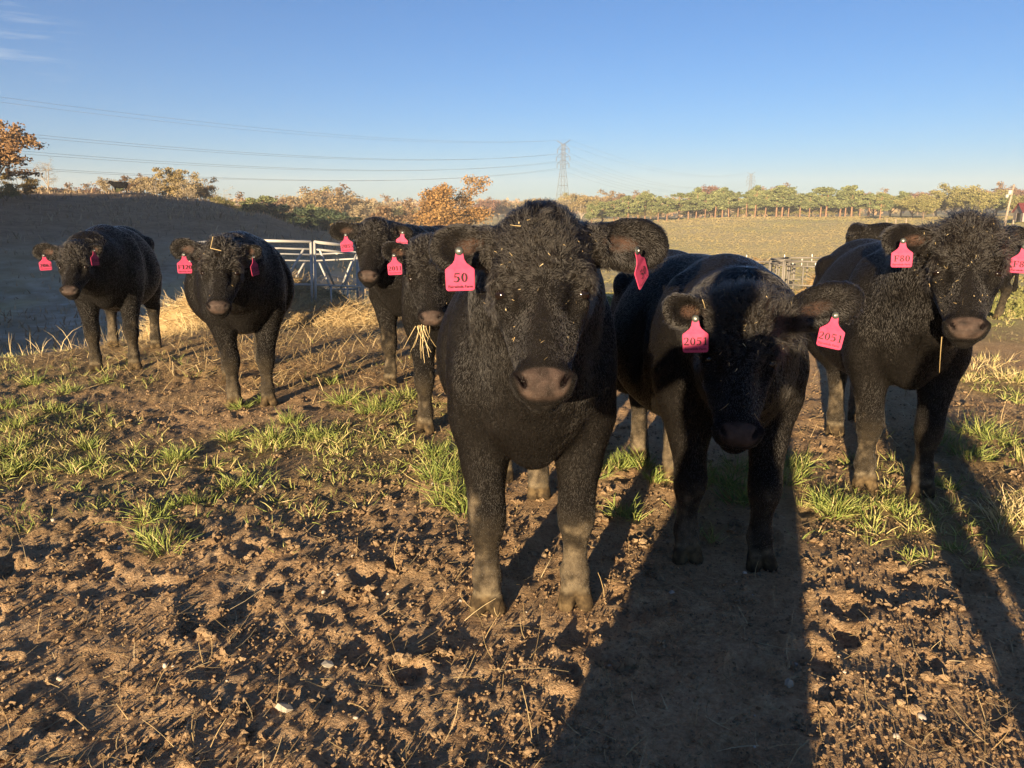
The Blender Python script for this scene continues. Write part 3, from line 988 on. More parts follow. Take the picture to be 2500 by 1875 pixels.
def cow(sp):
    """one black cow from its measured feet, poll, muzzle and ear tips"""
    s = sp.get('s', 1.0)
    feet = {k: np.array([*sp[k][:2], 0.0]) for k in ('FL', 'FR', 'HL', 'HR')}
    fc = (feet['FL'] + feet['FR']) / 2; hc = (feet['HL'] + feet['HR']) / 2
    fwd = unit(fc - hc); fwd[2] = 0
    left = np.array([-fwd[1], fwd[0], 0])
    gz = float(base_height(np.array([fc[0]]), np.array([fc[1]]))[0])
    org = np.array([fc[0], fc[1], gz])
    B = np.stack([fwd, left, [0, 0, 1.0]])      # world -> local rows
    loc = lambda p: B @ (np.asarray(p, float) - org)
    LB = 1.27 * s
    shift = (-LB) - (B @ (hc - fc))[0]
    foot = {}
    for k, p in feet.items():
        q = B @ (p - fc)
        if k[0] == 'H': q[0] += shift
        foot[k] = q
    poll, muz = loc(sp['poll']), loc(sp['muz'])
    look = B @ unit(np.asarray(sp['look'], float))
    A = head_axes(poll, muz, look)
    LH = np.linalg.norm(muz - poll)
    H = lambda d, sd, n: poll + LH * (A.T @ np.array([d, sd, n]))
    ears = {}
    for k, sg in (('L', 1), ('R', -1)):
        base = H(.10, sg * .20, -.20)
        tip = loc(sp['ear' + k])
        face = unit(A[2] * 1.0 + A[0] * .35 + A[1] * sg * .1)
        ears[k] = (base, tip, ear_frame(A, base, tip, face))
    lo = np.minimum.reduce([poll, muz, ears['L'][1], ears['R'][1], np.array([-LB - .5, -.5, -.03])]) - .13
    hi = np.maximum.reduce([poll, muz, ears['L'][1], ears['R'][1], np.array([.35, .5, 1.36 * s])]) + .13
    hlo = np.minimum.reduce([poll, muz, ears['L'][1], ears['R'][1]]) - .06
    hhi = np.maximum.reduce([poll, muz, ears['L'][1], ears['R'][1]]) + .06
    fr, cr = sp['res']
    f = Field(*[fine_axis(lo[i], hi[i], hlo[i], hhi[i], cr, fr) for i in range(3)])
    k_ = .09
    g_ = sp.get('girth', 1.0)
    # trunk
    f.ell((-.60 * s, 0, .895 * s), (.74 * s, .355 * s * g_, .405 * s), k_)
    f.ell((-.68 * s, 0, .83 * s), (.52 * s, .375 * s * g_, .325 * s), k_)
    f.ell((-.08 * s, 0, .91 * s), (.38 * s, .255 * s, .34 * s), k_)
    f.ell((-1.14 * s, 0, .985 * s), (.36 * s, .285 * s, .31 * s), k_)
    f.ell((-1.30 * s, 0, 1.06 * s), (.20 * s, .16 * s, .19 * s), k_)
    f.ell((-.20 * s, 0, 1.14 * s), (.34 * s, .14 * s, .165 * s), k_)
    f.cone((.20 * s, 0, .88 * s), (.11 * s, 0, .655 * s), .125 * s, .075 * s, .05)
    f.ell((.06 * s, 0, .94 * s), (.22 * s, .20 * s, .22 * s), .06)
    for sg in (1, -1):
        f.ell((-.08 * s, sg * .215 * s, .88 * s), (.17 * s, .095 * s, .30 * s), .04)
        f.ell((-.16 * s, sg * .19 * s, 1.06 * s), (.10 * s, .07 * s, .17 * s), .04)
        f.ell((-.34 * s, sg * .36 * s, .92 * s), (.045 * s, .06 * s, .22 * s), .07, None, True)
        f.ell((.05 * s, sg * .20 * s, .87 * s), (.11 * s, .085 * s, .15 * s), .035)
        f.ell((-1.16 * s, sg * .19 * s, .80 * s), (.26 * s, .125 * s, .30 * s), .07)
        f.ell((-1.05 * s, sg * .255 * s, 1.12 * s), (.09 * s, .06 * s, .06 * s), .08)
    # legs
    for key in ('FL', 'FR'):
        q = foot[key]; sg = 1 if key[1] == 'L' else -1
        x, y = q[0], q[1]
        top = np.array([0, sg * .185 * s, .74 * s])
        f.chain([top, (x * .4 - .01, y * .5 + sg * .09 * s, .57 * s), (x * .85 + .015, y * .9 + sg * .015, .375 * s)], [.112 * s, .078 * s, .066 * s], .04)
        f.chain([(x * .85 + .02, y * .9 + sg * .015, .385 * s), (x + .012, y, .335 * s), (x - .005, y, .21 * s), (x + .0, y, .13 * s), (x + .015, y, .085 * s)], [.068 * s, .064 * s, .041 * s, .055 * s, .047 * s], .02)
        for c_ in (1, -1):
            f.cone((x + .02, y + c_ * .026 * s, .075 * s), (x + .045 * s, y + c_ * .037 * s, .016 * s), .030 * s, .035 * s, .007)
    for key in ('HL', 'HR'):
        q = foot[key]; sg = 1 if key[1] == 'L' else -1
        x, y = q[0], q[1]
        hx = x - .06 * s
        f.chain([(-1.12 * s, sg * .20 * s, .76 * s), (-1.10 * s - .0, sg * .20 * s, .64 * s), (hx - .01, y, .44 * s)], [.15 * s, .125 * s, .066 * s], .05)
        f.chain([(hx - .01, y, .45 * s), (hx + .005, y, .38 * s), (x - .02, y, .22 * s), (x - .005, y, .13 * s), (x + .012, y, .085 * s)], [.064 * s, .056 * s, .045 * s, .052 * s, .052 * s], .03)
        for c_ in (1, -1):
            f.cone((x + .015, y + c_ * .025 * s, .075 * s), (x + .04 * s, y + c_ * .032 * s, .018 * s), .031 * s, .034 * s, .014)
    # tail
    f.chain([(-1.46 * s, 0, 1.10 * s), (-1.53 * s, 0, .95 * s), (-1.53 * s, .02, .62 * s), (-1.52 * s, .02, .42 * s)], [.04, .028, .022, .045], .04)
    # neck
    nb = H(.16, 0, -.27); th = H(.42, 0, -.40)
    mid = (np.array([.08 * s, 0, 1.03 * s]) + nb) / 2 + np.array([0, 0, .02])
    f.chain([(-.12 * s, 0, 1.05 * s), mid, nb], [.24 * s, .195 * s, .135 * LH / .56], .10)
    f.chain([(.12 * s, 0, .87 * s), (np.array([.15 * s, 0, .88 * s]) + th) / 2 - np.array([0, 0, .02]), th], [.155 * s, .13 * s, .095 * LH / .56], .07)
    # head
    def E(c, r, k=.03, sub=False, rot=None):
        f.ell(H(*c), np.array(r) * LH, k, A if rot is None else rot, sub)
    def K(a, b, ra, rb, k=.03): f.cone(H(*a), H(*b), ra * LH, rb * LH, k)
    hk = .05 * LH / .56
    E((.15, 0, -.16), (.19, .215, .19), hk)
    E((.05, 0, -.13), (.10, .125, .11), hk)
    E((.31, 0, -.13), (.22, .20, .135), hk)
    for sg in (1, -1):
        E((.355, sg * .185, -.130), (.10, .068, .082), .025)
        E((.378, sg * .212, -.105), (.030, .034, .05), .010)
        E((.455, sg * .200, -.125), (.022, .03, .045), .010)
        K((.42, sg * .105, -.31), (.76, sg * .05, -.21), .115, .075, hk)
        K((.44, sg * .165, -.20), (.66, sg * .105, -.185), .055, .05, .03)
        K((.60, sg * .085, -.17), (.80, sg * .06, -.15), .06, .062, .03)
        E((.335, sg * .165, -.075), (.065, .06, .048), .025)
    K((.34, 0, -.10), (.80, 0, -.105), .105, .086, hk * .7)
    E((.865, 0, -.130), (.108, .128, .115), .02)
    for sg in (1, -1):
        E((.865, sg * .070, -.12), (.085, .074, .092), .02)
    E((.905, 0, -.215), (.075, .088, .07), .02)
    for sg in (1, -1):
        rot = np.stack([unit(A[0] * .80 - sg * A[1] * .55), A[1], A[2]])
        rot[1] = unit(np.cross(A[2], rot[0]))
        f.ell(H(.872, sg * .104, -.032), np.array([.054, .018, .06]) * LH, .008, rot, True)
        f.ell(H(.875, sg * .124, -.066), np.array([.042, .019, .03]) * LH, .022, rot, False)
        E((.455, sg * .185, -.060), (.075, .050, .040), .03, True)
        E((.415, sg * .232, -.118), (.030, .045, .050), .008, True)
    f.ell(H(.972, 0, -.155), np.array([.03, .12, .012]) * LH, .008, A, True)
    for k, sg in (('L', 1), ('R', -1)):
        base, tip, EF = ears[k]
        ln = np.linalg.norm(tip - base)
        w = min(.105, .42 * ln)
        f.cone(base, base * .6 + tip * .4, .045 * LH / .56, .042 * LH / .56, .04)
        f.ell(base * .42 + tip * .58, (ln * .43, w * .80, .026), .03, EF)
        f.ell(base * .80 + tip * .2, (ln * .25, w * .5, .04), .03, EF)
        f.ell(base * .46 + tip * .54 + EF[2] * .030, (ln * .30, w * .52, .026), .012, EF, True)
    V, Q = f.mesh()
    V = relax(V, Q, 2, .45)
    nr = vnormals(V, Q)
    # features in head space
    hd = ((V - poll) @ A.T) / LH
    rad = (np.abs((hd[:, 0] - .895) / .074) ** 2.6 + np.abs(hd[:, 1] / (.126 - .25 * (hd[:, 0] - .895))) ** 2.6) ** (1 / 2.6)
    nose = (1 - sstep(.80, 1.0, rad)) * sstep(-.16, -.10, hd[:, 2])
    hole = np.zeros(len(V)); earin = np.zeros(len(V)); isear = np.zeros(len(V))
    for sg in (1, -1):
        c = H(.872, sg * .104, -.050)
        rot = unit(A[0] * .80 - sg * A[1] * .55)
        dv = V - c
        al = dv @ rot
        hole = np.maximum(hole, 1 - sstep(.018 * LH, .027 * LH, np.sqrt(((dv ** 2).sum(1) - al ** 2).clip(0) + (al * .42) ** 2)))
    for k in ('L', 'R'):
        base, tip, EF = ears[k]; ln = np.linalg.norm(tip - base)
        dv = (V - (base * .46 + tip * .54)) @ EF.T
        q = np.sqrt(((dv[:, 0] + ln * .10) / (ln * .24)) ** 2 + (dv[:, 1] / .030) ** 2)
        earin = np.maximum(earin, (1 - sstep(.5, 1.0, q)) * sstep(0, .5, nr @ EF[2]))
        isear = np.maximum(isear, sstep(.12, .25, ((V - base) @ EF[0]) / ln) * (np.linalg.norm(V - (base + np.clip((V - base) @ EF[0], 0, ln)[:, None] * EF[0]), axis=1) < .13))
    leg = 1 - sstep(.42 * s, .55 * s, V[:, 2])
    hoof = 1 - sstep(.070 * s, .082 * s, V[:, 2] + .012 * vnoise(V[:, 0] * 40, V[:, 1] * 40))
    coronet = np.exp(-((V[:, 2] / s - .083 - .008 * vnoise(V[:, 0] * 60, V[:, 1] * 60)) / .010) ** 2) * sp.get('dirt', 1.0) * .8
    sd = sp.get('seed', 1)
    nz = .5 + .5 * vnoise(V[:, 0] * 13, V[:, 1] * 13, V[:, 2] * 9, seed=sd) + .35 * vnoise(V[:, 0] * 40, V[:, 1] * 40, V[:, 2] * 30, seed=sd + 1)
    hind = 1 - sstep(-.9 * s, -.7 * s, V[:, 0])
    dirt = np.clip(.22 * leg * (1 - sstep(.3, .45, V[:, 2])) + .85 * sstep(.66, 1.25, nz + .38 * (1 - sstep(.10, .42 * s, V[:, 2])) + .12 * hind) * leg * sp.get('dirt', 1.0), 0, 1)
    hard = np.maximum(nose, hoof)
    root = empty('cow', org, 0)
    root.rotation_euler = Matrix(B.T.tolist()).to_euler()
    body = add('body', mesh_data('cow_body', V, Q, M_hide, True, {'nose': nose, 'hole': hole, 'hoof': hoof, 'dirt': dirt, 'earin': earin, 'coronet': coronet}), root)
    # eyes
    for sg in (1, -1):
        mb = MB()
        c = H(.412, sg * .190, -.132); r_ = .036 * LH
        lat = [0]; pts = []
        for i in range(9):
            th_ = math.pi * i / 8
            for j in range(12):
                ph = 2 * math.pi * j / 12
                pts.append((math.sin(th_) * math.cos(ph), math.sin(th_) * math.sin(ph), math.cos(th_)))
        q = [(i * 12 + j, i * 12 + (j + 1) % 12, (i + 1) * 12 + (j + 1) % 12, (i + 1) * 12 + j) for i in range(8) for j in range(12)]
        mb.put(np.array(pts) * r_ + c, q)
        mb.build('eye', M_eye, root, True)
    # coat
    if sp.get('hair', 0):
        fur(sp, root, V, Q, nr, dict(nose=nose, hoof=hoof, leg=leg, isear=isear, earin=earin, hole=hole, dirt=dirt), hd, A, H, LH, ears, s, loc(CAM), sd)
    for tg in sp.get('tags', []):
        ear_tag(root, loc, B, *tg)
    tag(root, sp['label'], 'cow', 'black cows standing in the pasture')
    return root


def fur(sp, root, V, Q, nr, at_, hd, A, H, LH, ears, s, camloc, sd):
    rnd = np.random.default_rng(300 + sd)
    T = np.concatenate([Q[:, [0, 1, 2]], Q[:, [0, 2, 3]]])
    ar = .5 * np.linalg.norm(np.cross(V[T[:, 1]] - V[T[:, 0]], V[T[:, 2]] - V[T[:, 0]]), axis=1)
    c = V[T].mean(1)
    face = (unit(camloc - c) * nr[T[:, 0]]).sum(1)
    bald = np.maximum(np.maximum(at_['nose'], at_['hoof']), at_['hole'])
    for sg in (1, -1): bald = np.maximum(bald, 1 - sstep(.034, .046, np.linalg.norm(hd - np.array([.42, sg * .205, -.12]), axis=1)))
    bald = bald[T[:, 0]]
    headm = ((hd[:, 0] > -.15) & (hd[:, 2] > -.36) & (np.abs(hd[:, 1]) < .4))[T[:, 0]]
    near = np.where(headm | (at_['isear'][T[:, 0]] > .5), 2.4, 1.0)
    w = ar * np.where(face > -.25, 1, .22) * (1 - bald).clip(0, 1) * near
    n = sp['hair']
    ti = rnd.choice(len(T), n, p=w / w.sum())
    u, v = rnd.uniform(0, 1, (2, n)); m = u + v > 1; u[m] = 1 - u[m]; v[m] = 1 - v[m]
    bc = np.stack([1 - u - v, u, v], 1)[:, :, None]
    P = (V[T[ti]] * bc).sum(1); NR = unit((nr[T[ti]] * bc).sum(1))
    g = {k: (a[T[ti]] * bc[:, :, 0]).sum(1) for k, a in at_.items()}
    hp = (hd[T[ti]] * bc).sum(1)
    # which way the coat lies
    flow = np.zeros_like(P) + [-.75, 0, -.45]
    front = sstep(-.05, .25, P[:, 0])[:, None]
    flow = flow * (1 - front) + front * np.array([-.12, 0, -1.0])
    flow = flow * (1 - g['leg'][:, None]) + g['leg'][:, None] * np.array([-.1, 0, -1.0])
    hw = sstep(-.25, .0, hp[:, 0]) * sstep(-.44, -.30, hp[:, 2]) * (np.abs(hp[:, 1]) < .33)
    dx = hp[:, 0] - .45; dy = hp[:, 1]
    hl = dx[:, None] * A[0] + (dy * 1.2)[:, None] * A[1]
    side = np.abs(hp[:, 1]) > .2
    hl = np.where(side[:, None] & (hp[:, 0] > .3)[:, None], A[0] * .6 - A[2] * .8, hl)
    flow = flow * (1 - hw[:, None]) + hw[:, None] * unit(hl)
    for k in ('L', 'R'):
        base, tip, EF = ears[k]
        ln = np.linalg.norm(tip - base)
        on = (g['isear'] > .4) & (np.linalg.norm(P - (base + tip) / 2, axis=1) < ln * .75)
        dv = (P - base) @ EF.T
        fl = EF[0] * .75 + np.sign(dv[:, 1])[:, None] * EF[1] * np.clip(np.abs(dv[:, 1]) / .05, 0, 1)[:, None] * .8 + np.array([0, 0, -.28])
        flow = np.where(on[:, None], fl, flow)
    q = 24
    cl = np.stack([vnoise(P[:, 0] * q, P[:, 1] * q, P[:, 2] * q, seed=sd * 7 + i) for i in range(3)], 1)
    q = 70
    cl2 = np.stack([vnoise(P[:, 0] * q, P[:, 1] * q, P[:, 2] * q, seed=sd * 7 + 5 + i) for i in range(3)], 1)
    flow = unit(flow - (flow * NR).sum(1, keepdims=True) * NR)
    curl = sp.get('curl', 1.0)
    pollw = hw * (1 - sstep(.18, .42, hp[:, 0])) * (hp[:, 2] > -.3)
    fore = hw * (1 - sstep(.38, .50, hp[:, 0]))
    flow = unit(flow + cl * (.16 + 1.10 * curl * fore)[:, None] + cl2 * (.07 + .75 * fore)[:, None] + rnd.normal(0, .06, P.shape))
    flow = unit(flow - (flow * NR).sum(1, keepdims=True) * NR)
    L = .0105 * (1 - g['leg']) + .006 * g['leg']
    cheek = sstep(.34, .46, hp[:, 0]) * sstep(.09, .15, np.abs(hp[:, 1]))
    L = L * (1 - hw) + hw * (.0065 - .0025 * cheek + .010 * fore + .016 * pollw * curl)
    L = np.where((g['isear'] > .4), .009, L)
    L = np.where((g['isear'] > .4) & (NR[:, 2] < -.35), .020, L)
    L = np.where((g['isear'] > .4) & (g['earin'] > .3), .014, L)
    crest = (1 - g['leg']) * (NR[:, 2] > .5) * (P[:, 0] > -.25) * (1 - hw)
    L = L + .010 * crest
    L = L * (1 - .75 * sstep(.74, .84, hp[:, 0]) * hw)
    L = L * rnd.uniform(.6, 1.3, n) * sp.get('hairlen', 1.0)
    lift = (.10 - .02 * hw * cheek + .12 * fore) + (.07 + .05 * fore) * vnoise(P[:, 0] * 30, P[:, 1] * 30, P[:, 2] * 30, seed=sd + 40) + .08 * pollw
    pts = []
    bend = unit(cl2 + rnd.normal(0, .5, P.shape))
    for t in (0, .35, .7, 1.0):
        pts.append(P - NR * .002 * (t == 0) + L[:, None] * (flow * t + NR * (lift * (1.25 * t - .6 * t * t))[:, None] + bend * ((.12 + .18 * fore) * t * t * (1 + 1.6 * curl * fore))[:, None] + np.array([0, 0, -.16]) * t * t))
    K4 = np.stack(pts, 1)
    r0 = sp['hair_r'] * rnd.uniform(.7, 1.3, n)
    rad = r0[:, None] * np.array([1.0, .95, .7, .25])
    muddy = rnd.uniform(0, 1, n) < g['dirt'] * .75
    face = (hw > .5) & ~muddy
    for nm, sel, mat in (('coat', ~muddy & ~face, M_fur), ('face_coat', face, M_facefur), ('muddy_coat', muddy, M_legfur)):
        k = int(sel.sum())
        if k < 50: continue
        hc = bpy.data.hair_curves.new(nm)
        hc.add_curves([4] * k)
        hc.attributes['position'].data.foreach_set('vector', K4[sel].astype(np.float32).ravel())
        ra = hc.attributes.get('radius') or hc.attributes.new('radius', 'FLOAT', 'POINT')
        ra.data.foreach_set('value', rad[sel].astype(np.float32).ravel())
        hc.materials.append(mat)
        o = add(nm, hc, root)
        o['kind'] = 'stuff'
    # hay chaff caught in the hair of the face
    nf = sp.get('flecks', 0)
    if nf:
        fa = np.where((hw > .6) & ((unit(camloc - P) * NR).sum(1) > .3))[0]
        pw = np.exp(1.2 * vnoise(P[fa, 0] * 14, P[fa, 1] * 14, P[fa, 2] * 14, seed=sd + 77))
        fa = rnd.choice(fa, nf, p=pw / pw.sum())
        tg = unit(rnd.normal(size=(nf, 3))); tg = unit(tg - (tg * NR[fa]).sum(1, keepdims=True) * NR[fa] * .8)
        Vf, Ff, mm = strips(P[fa] + NR[fa] * .014, tg, rnd.uniform(.003, .016, nf) * (1 + 1.6 * (rnd.uniform(0, 1, nf) > .92)), rnd.uniform(.001, .0024, nf), rnd, .3, 2)
        o = add('hay_chaff', mesh_data('hay_chaff', Vf, Ff, M_straw, False, {'tint': np.repeat(rnd.uniform(.4, 1, nf), mm)}), root)
        o['kind'] = 'stuff'


# ------------------------------------------------------------------ ear tags and their numbers
def _ring(cx, cy, ro, so, ri, si, n=22):
    a = np.arange(n) * 2 * math.pi / n
    return ('ring', np.stack([cx + ro * np.cos(a), cy + so * np.sin(a)], 1), np.stack([cx + ri * np.cos(a), cy + si * np.sin(a)], 1))


def _rect(x0, x1, y0, y1): return ('strip', [(x0, (y0 + y1) / 2, (y1 - y0) / 2), (x1, (y0 + y1) / 2, (y1 - y0) / 2)])


GLYPH = {
    '0': [_ring(.44, .5, .34, .5, .15, .43)],
    '1': [('strip', [(.46, 0.02, .09), (.46, 1, .09)]), _rect(.2, .72, 0, .06), ('strip', [(.2, .83, .03), (.42, .97, .05)])],
    '2': [('strip', [(.12, .72, .05), (.2, .88, .06), (.38, .96, .045), (.56, .92, .075), (.64, .75, .10), (.57, .55, .08), (.38, .30, .055), (.13, .07, .045)]), _rect(.12, .76, 0, .14)],
    '5': [_rect(.24, .76, .86, 1), ('strip', [(.27, .95, .03), (.20, .52, .03)]), ('strip', [(.19, .53, .03), (.38, .60, .06), (.58, .54, .085), (.66, .33, .105), (.56, .11, .075), (.35, .03, .05), (.12, .11, .06)])],
    '3': [('strip', [(.15, .79, .06), (.3, .94, .045), (.5, .94, .06), (.6, .77, .085), (.5, .58, .05), (.33, .53, .03)]), ('strip', [(.33, .53, .03), (.58, .46, .06), (.66, .27, .10), (.54, .07, .065), (.32, .03, .045), (.12, .12, .06)])],
    '6': [('strip', [(.70, .95, .025), (.46, .85, .06), (.26, .62, .09), (.20, .36, .09)]), _ring(.45, .29, .31, .29, .14, .22)],
    '8': [_ring(.44, .75, .26, .25, .12, .18), _ring(.44, .27, .31, .27, .15, .19)],
    'F': [('strip', [(.27, 0, .09), (.27, 1, .09)]), _rect(.08, .80, .92, 1), _rect(.3, .6, .46, .54), _rect(.08, .5, 0, .06), ('strip', [(.77, .72, .035), (.77, .97, .035)]), ('strip', [(.6, .38, .03), (.6, .62, .03)])],
}


def glyph_mesh(text, height, adv=.86):
    V, F = [], []
    n = 0; z = 0.0
    W = adv * len(text)
    for i, ch in enumerate(text):
        ox = i * adv - W / 2
        for part in GLYPH[ch]:
            z += .00004
            if part[0] == 'ring':
                a, b = part[1], part[2]; m = len(a)
                v = np.concatenate([a, b])
                f = [(j, (j + 1) % m, m + (j + 1) % m, m + j) for j in range(m)]
            else:
                p = np.array(part[1]); xy = p[:, :2]
                tg = np.gradient(xy, axis=0); tg /= np.linalg.norm(tg, axis=1, keepdims=True) + 1e-9
                nn = np.stack([-tg[:, 1], tg[:, 0]], 1) * p[:, 2:3]
                m = len(xy)
                v = np.concatenate([xy + nn, xy - nn])
                f = [(j, m + j, m + j + 1, j + 1) for j in range(m - 1)]
            V.append(np.concatenate([(v + [ox, 0]) * height, np.full((len(v), 1), z)], 1))
            F += [tuple(k + n for k in q) for q in f]
            n += len(v)
    return np.concatenate(V), np.array(F)


_small = {}


def small_print():
    if 'm' not in _small:
        cu = bpy.data.curves.new('farm_name', 'FONT'); cu.body = 'Fairwinds Farm'; cu.size = .0115; cu.align_x = 'CENTER'
        cu.offset = .00012; cu.resolution_u = 2
        o = bpy.data.objects.new('farm_name', cu); C.objects.link(o)
        bpy.context.view_layer.update()
        me = bpy.data.meshes.new_from_object(o.evaluated_get(bpy.context.evaluated_depsgraph_get()))
        bpy.data.objects.remove(o)
        me.materials.clear(); me.materials.append(M_ink)
        _small['m'] = me
    return _small['m']


TAG_OUT = [(-.010, 0.002), (-.012, -.012), (-.014, -.024), (-.020, -.034), (-.031, -.043), (-.0405, -.050), (-.0425, -.054), (-.0415, -.106), (-.039, -.111), (-.034, -.113)]


def ear_tag(root, loc, B, text, pos, yaw, roll, size=1.0):
    """pink tag hanging from its button; yaw turns its face away from the camera"""
    pos = np.asarray(pos, float)
    to_cam = unit(CAM - pos); to_cam[2] = 0; to_cam = unit(to_cam)
    cy, sy = math.cos(yaw), math.sin(yaw)
    nrm = np.array([to_cam[0] * cy - to_cam[1] * sy, to_cam[0] * sy + to_cam[1] * cy, .06]); nrm = unit(nrm)
    upv = np.array([0, 0, 1.0])
    xr = unit(np.cross(upv, nrm)); upv = np.cross(nrm, xr)
    xr2 = xr * math.cos(roll) + upv * math.sin(roll); up2 = np.cross(nrm, xr2)
    Rm = np.stack([B @ xr2, B @ up2, B @ nrm], 1)
    holder = bpy.data.objects.new('ear_tag', None); C.objects.link(holder)
    out = np.array(TAG_OUT + [(-x, y) for x, y in TAG_OUT[::-1]])
    m = len(out)
    ctr = out.mean(0)
    rim = ctr + (out - ctr) * .955
    v = np.concatenate([np.c_[out, np.full(m, -.0008)], np.c_[out, np.full(m, .0006)], np.c_[rim, np.full(m, .0014)]])
    # a slight outward bow so that the plate is not dead flat
    v[:, 2] += -.0035 * ((v[:, 0] / .04) ** 2)
    f4 = [(j, (j + 1) % m, m + (j + 1) % m, m + j) for j in range(m)] + [(m + j, m + (j + 1) % m, 2 * m + (j + 1) % m, 2 * m + j) for j in range(m)]
    h2 = m // 2
    for j in range(h2 - 1):
        f4.append((2 * m + j, 2 * m + m - 1 - j, 2 * m + m - 2 - j, 2 * m + j + 1))
        f4.append((j, j + 1, m - 2 - j, m - 1 - j))
    me = mesh_data('tag_plate', v, np.array(f4), M_tag)
    bpy.data.objects.remove(holder)
    pl = add('ear_tag', me, root)
    pl.matrix_local = Matrix.LocRotScale(Vector(loc(pos)), Matrix(Rm.tolist()).to_quaternion(), Vector((size,) * 3))
    pl['label'] = 'pink ear tag numbered ' + text
    mb = MB(); mb.tube([(0, 0, .001), (0, 0, .0035), (0, 0, .006)], [.0125, .0115, .006], 14)
    mb.build('button', M_button, pl, True)
    mb = MB(); mb.tube([(0, 0, .005), (0, 0, .0085)], [.0032, .0024], 8); mb.build('stud', M_stud, pl)
    hgt = .026 if len(text) <= 3 else .0255
    gv, gf = glyph_mesh(text, hgt, .84 if len(text) < 4 else .80)
    gv[:, 2] += .0022 - .0035 * (gv[:, 0] / .04) ** 2
    gv[:, 1] += -.088
    add('number', mesh_data('number_' + text, gv, gf, M_ink), pl)
    o = add('farm_name', small_print(), pl)
    o.location = (0, -.1045, .0018)

# ------------------------------------------------------------------ the herd as measured from the photograph
def hoof(u, v): return tuple(gnd(u, v)[:2])


COWS = []


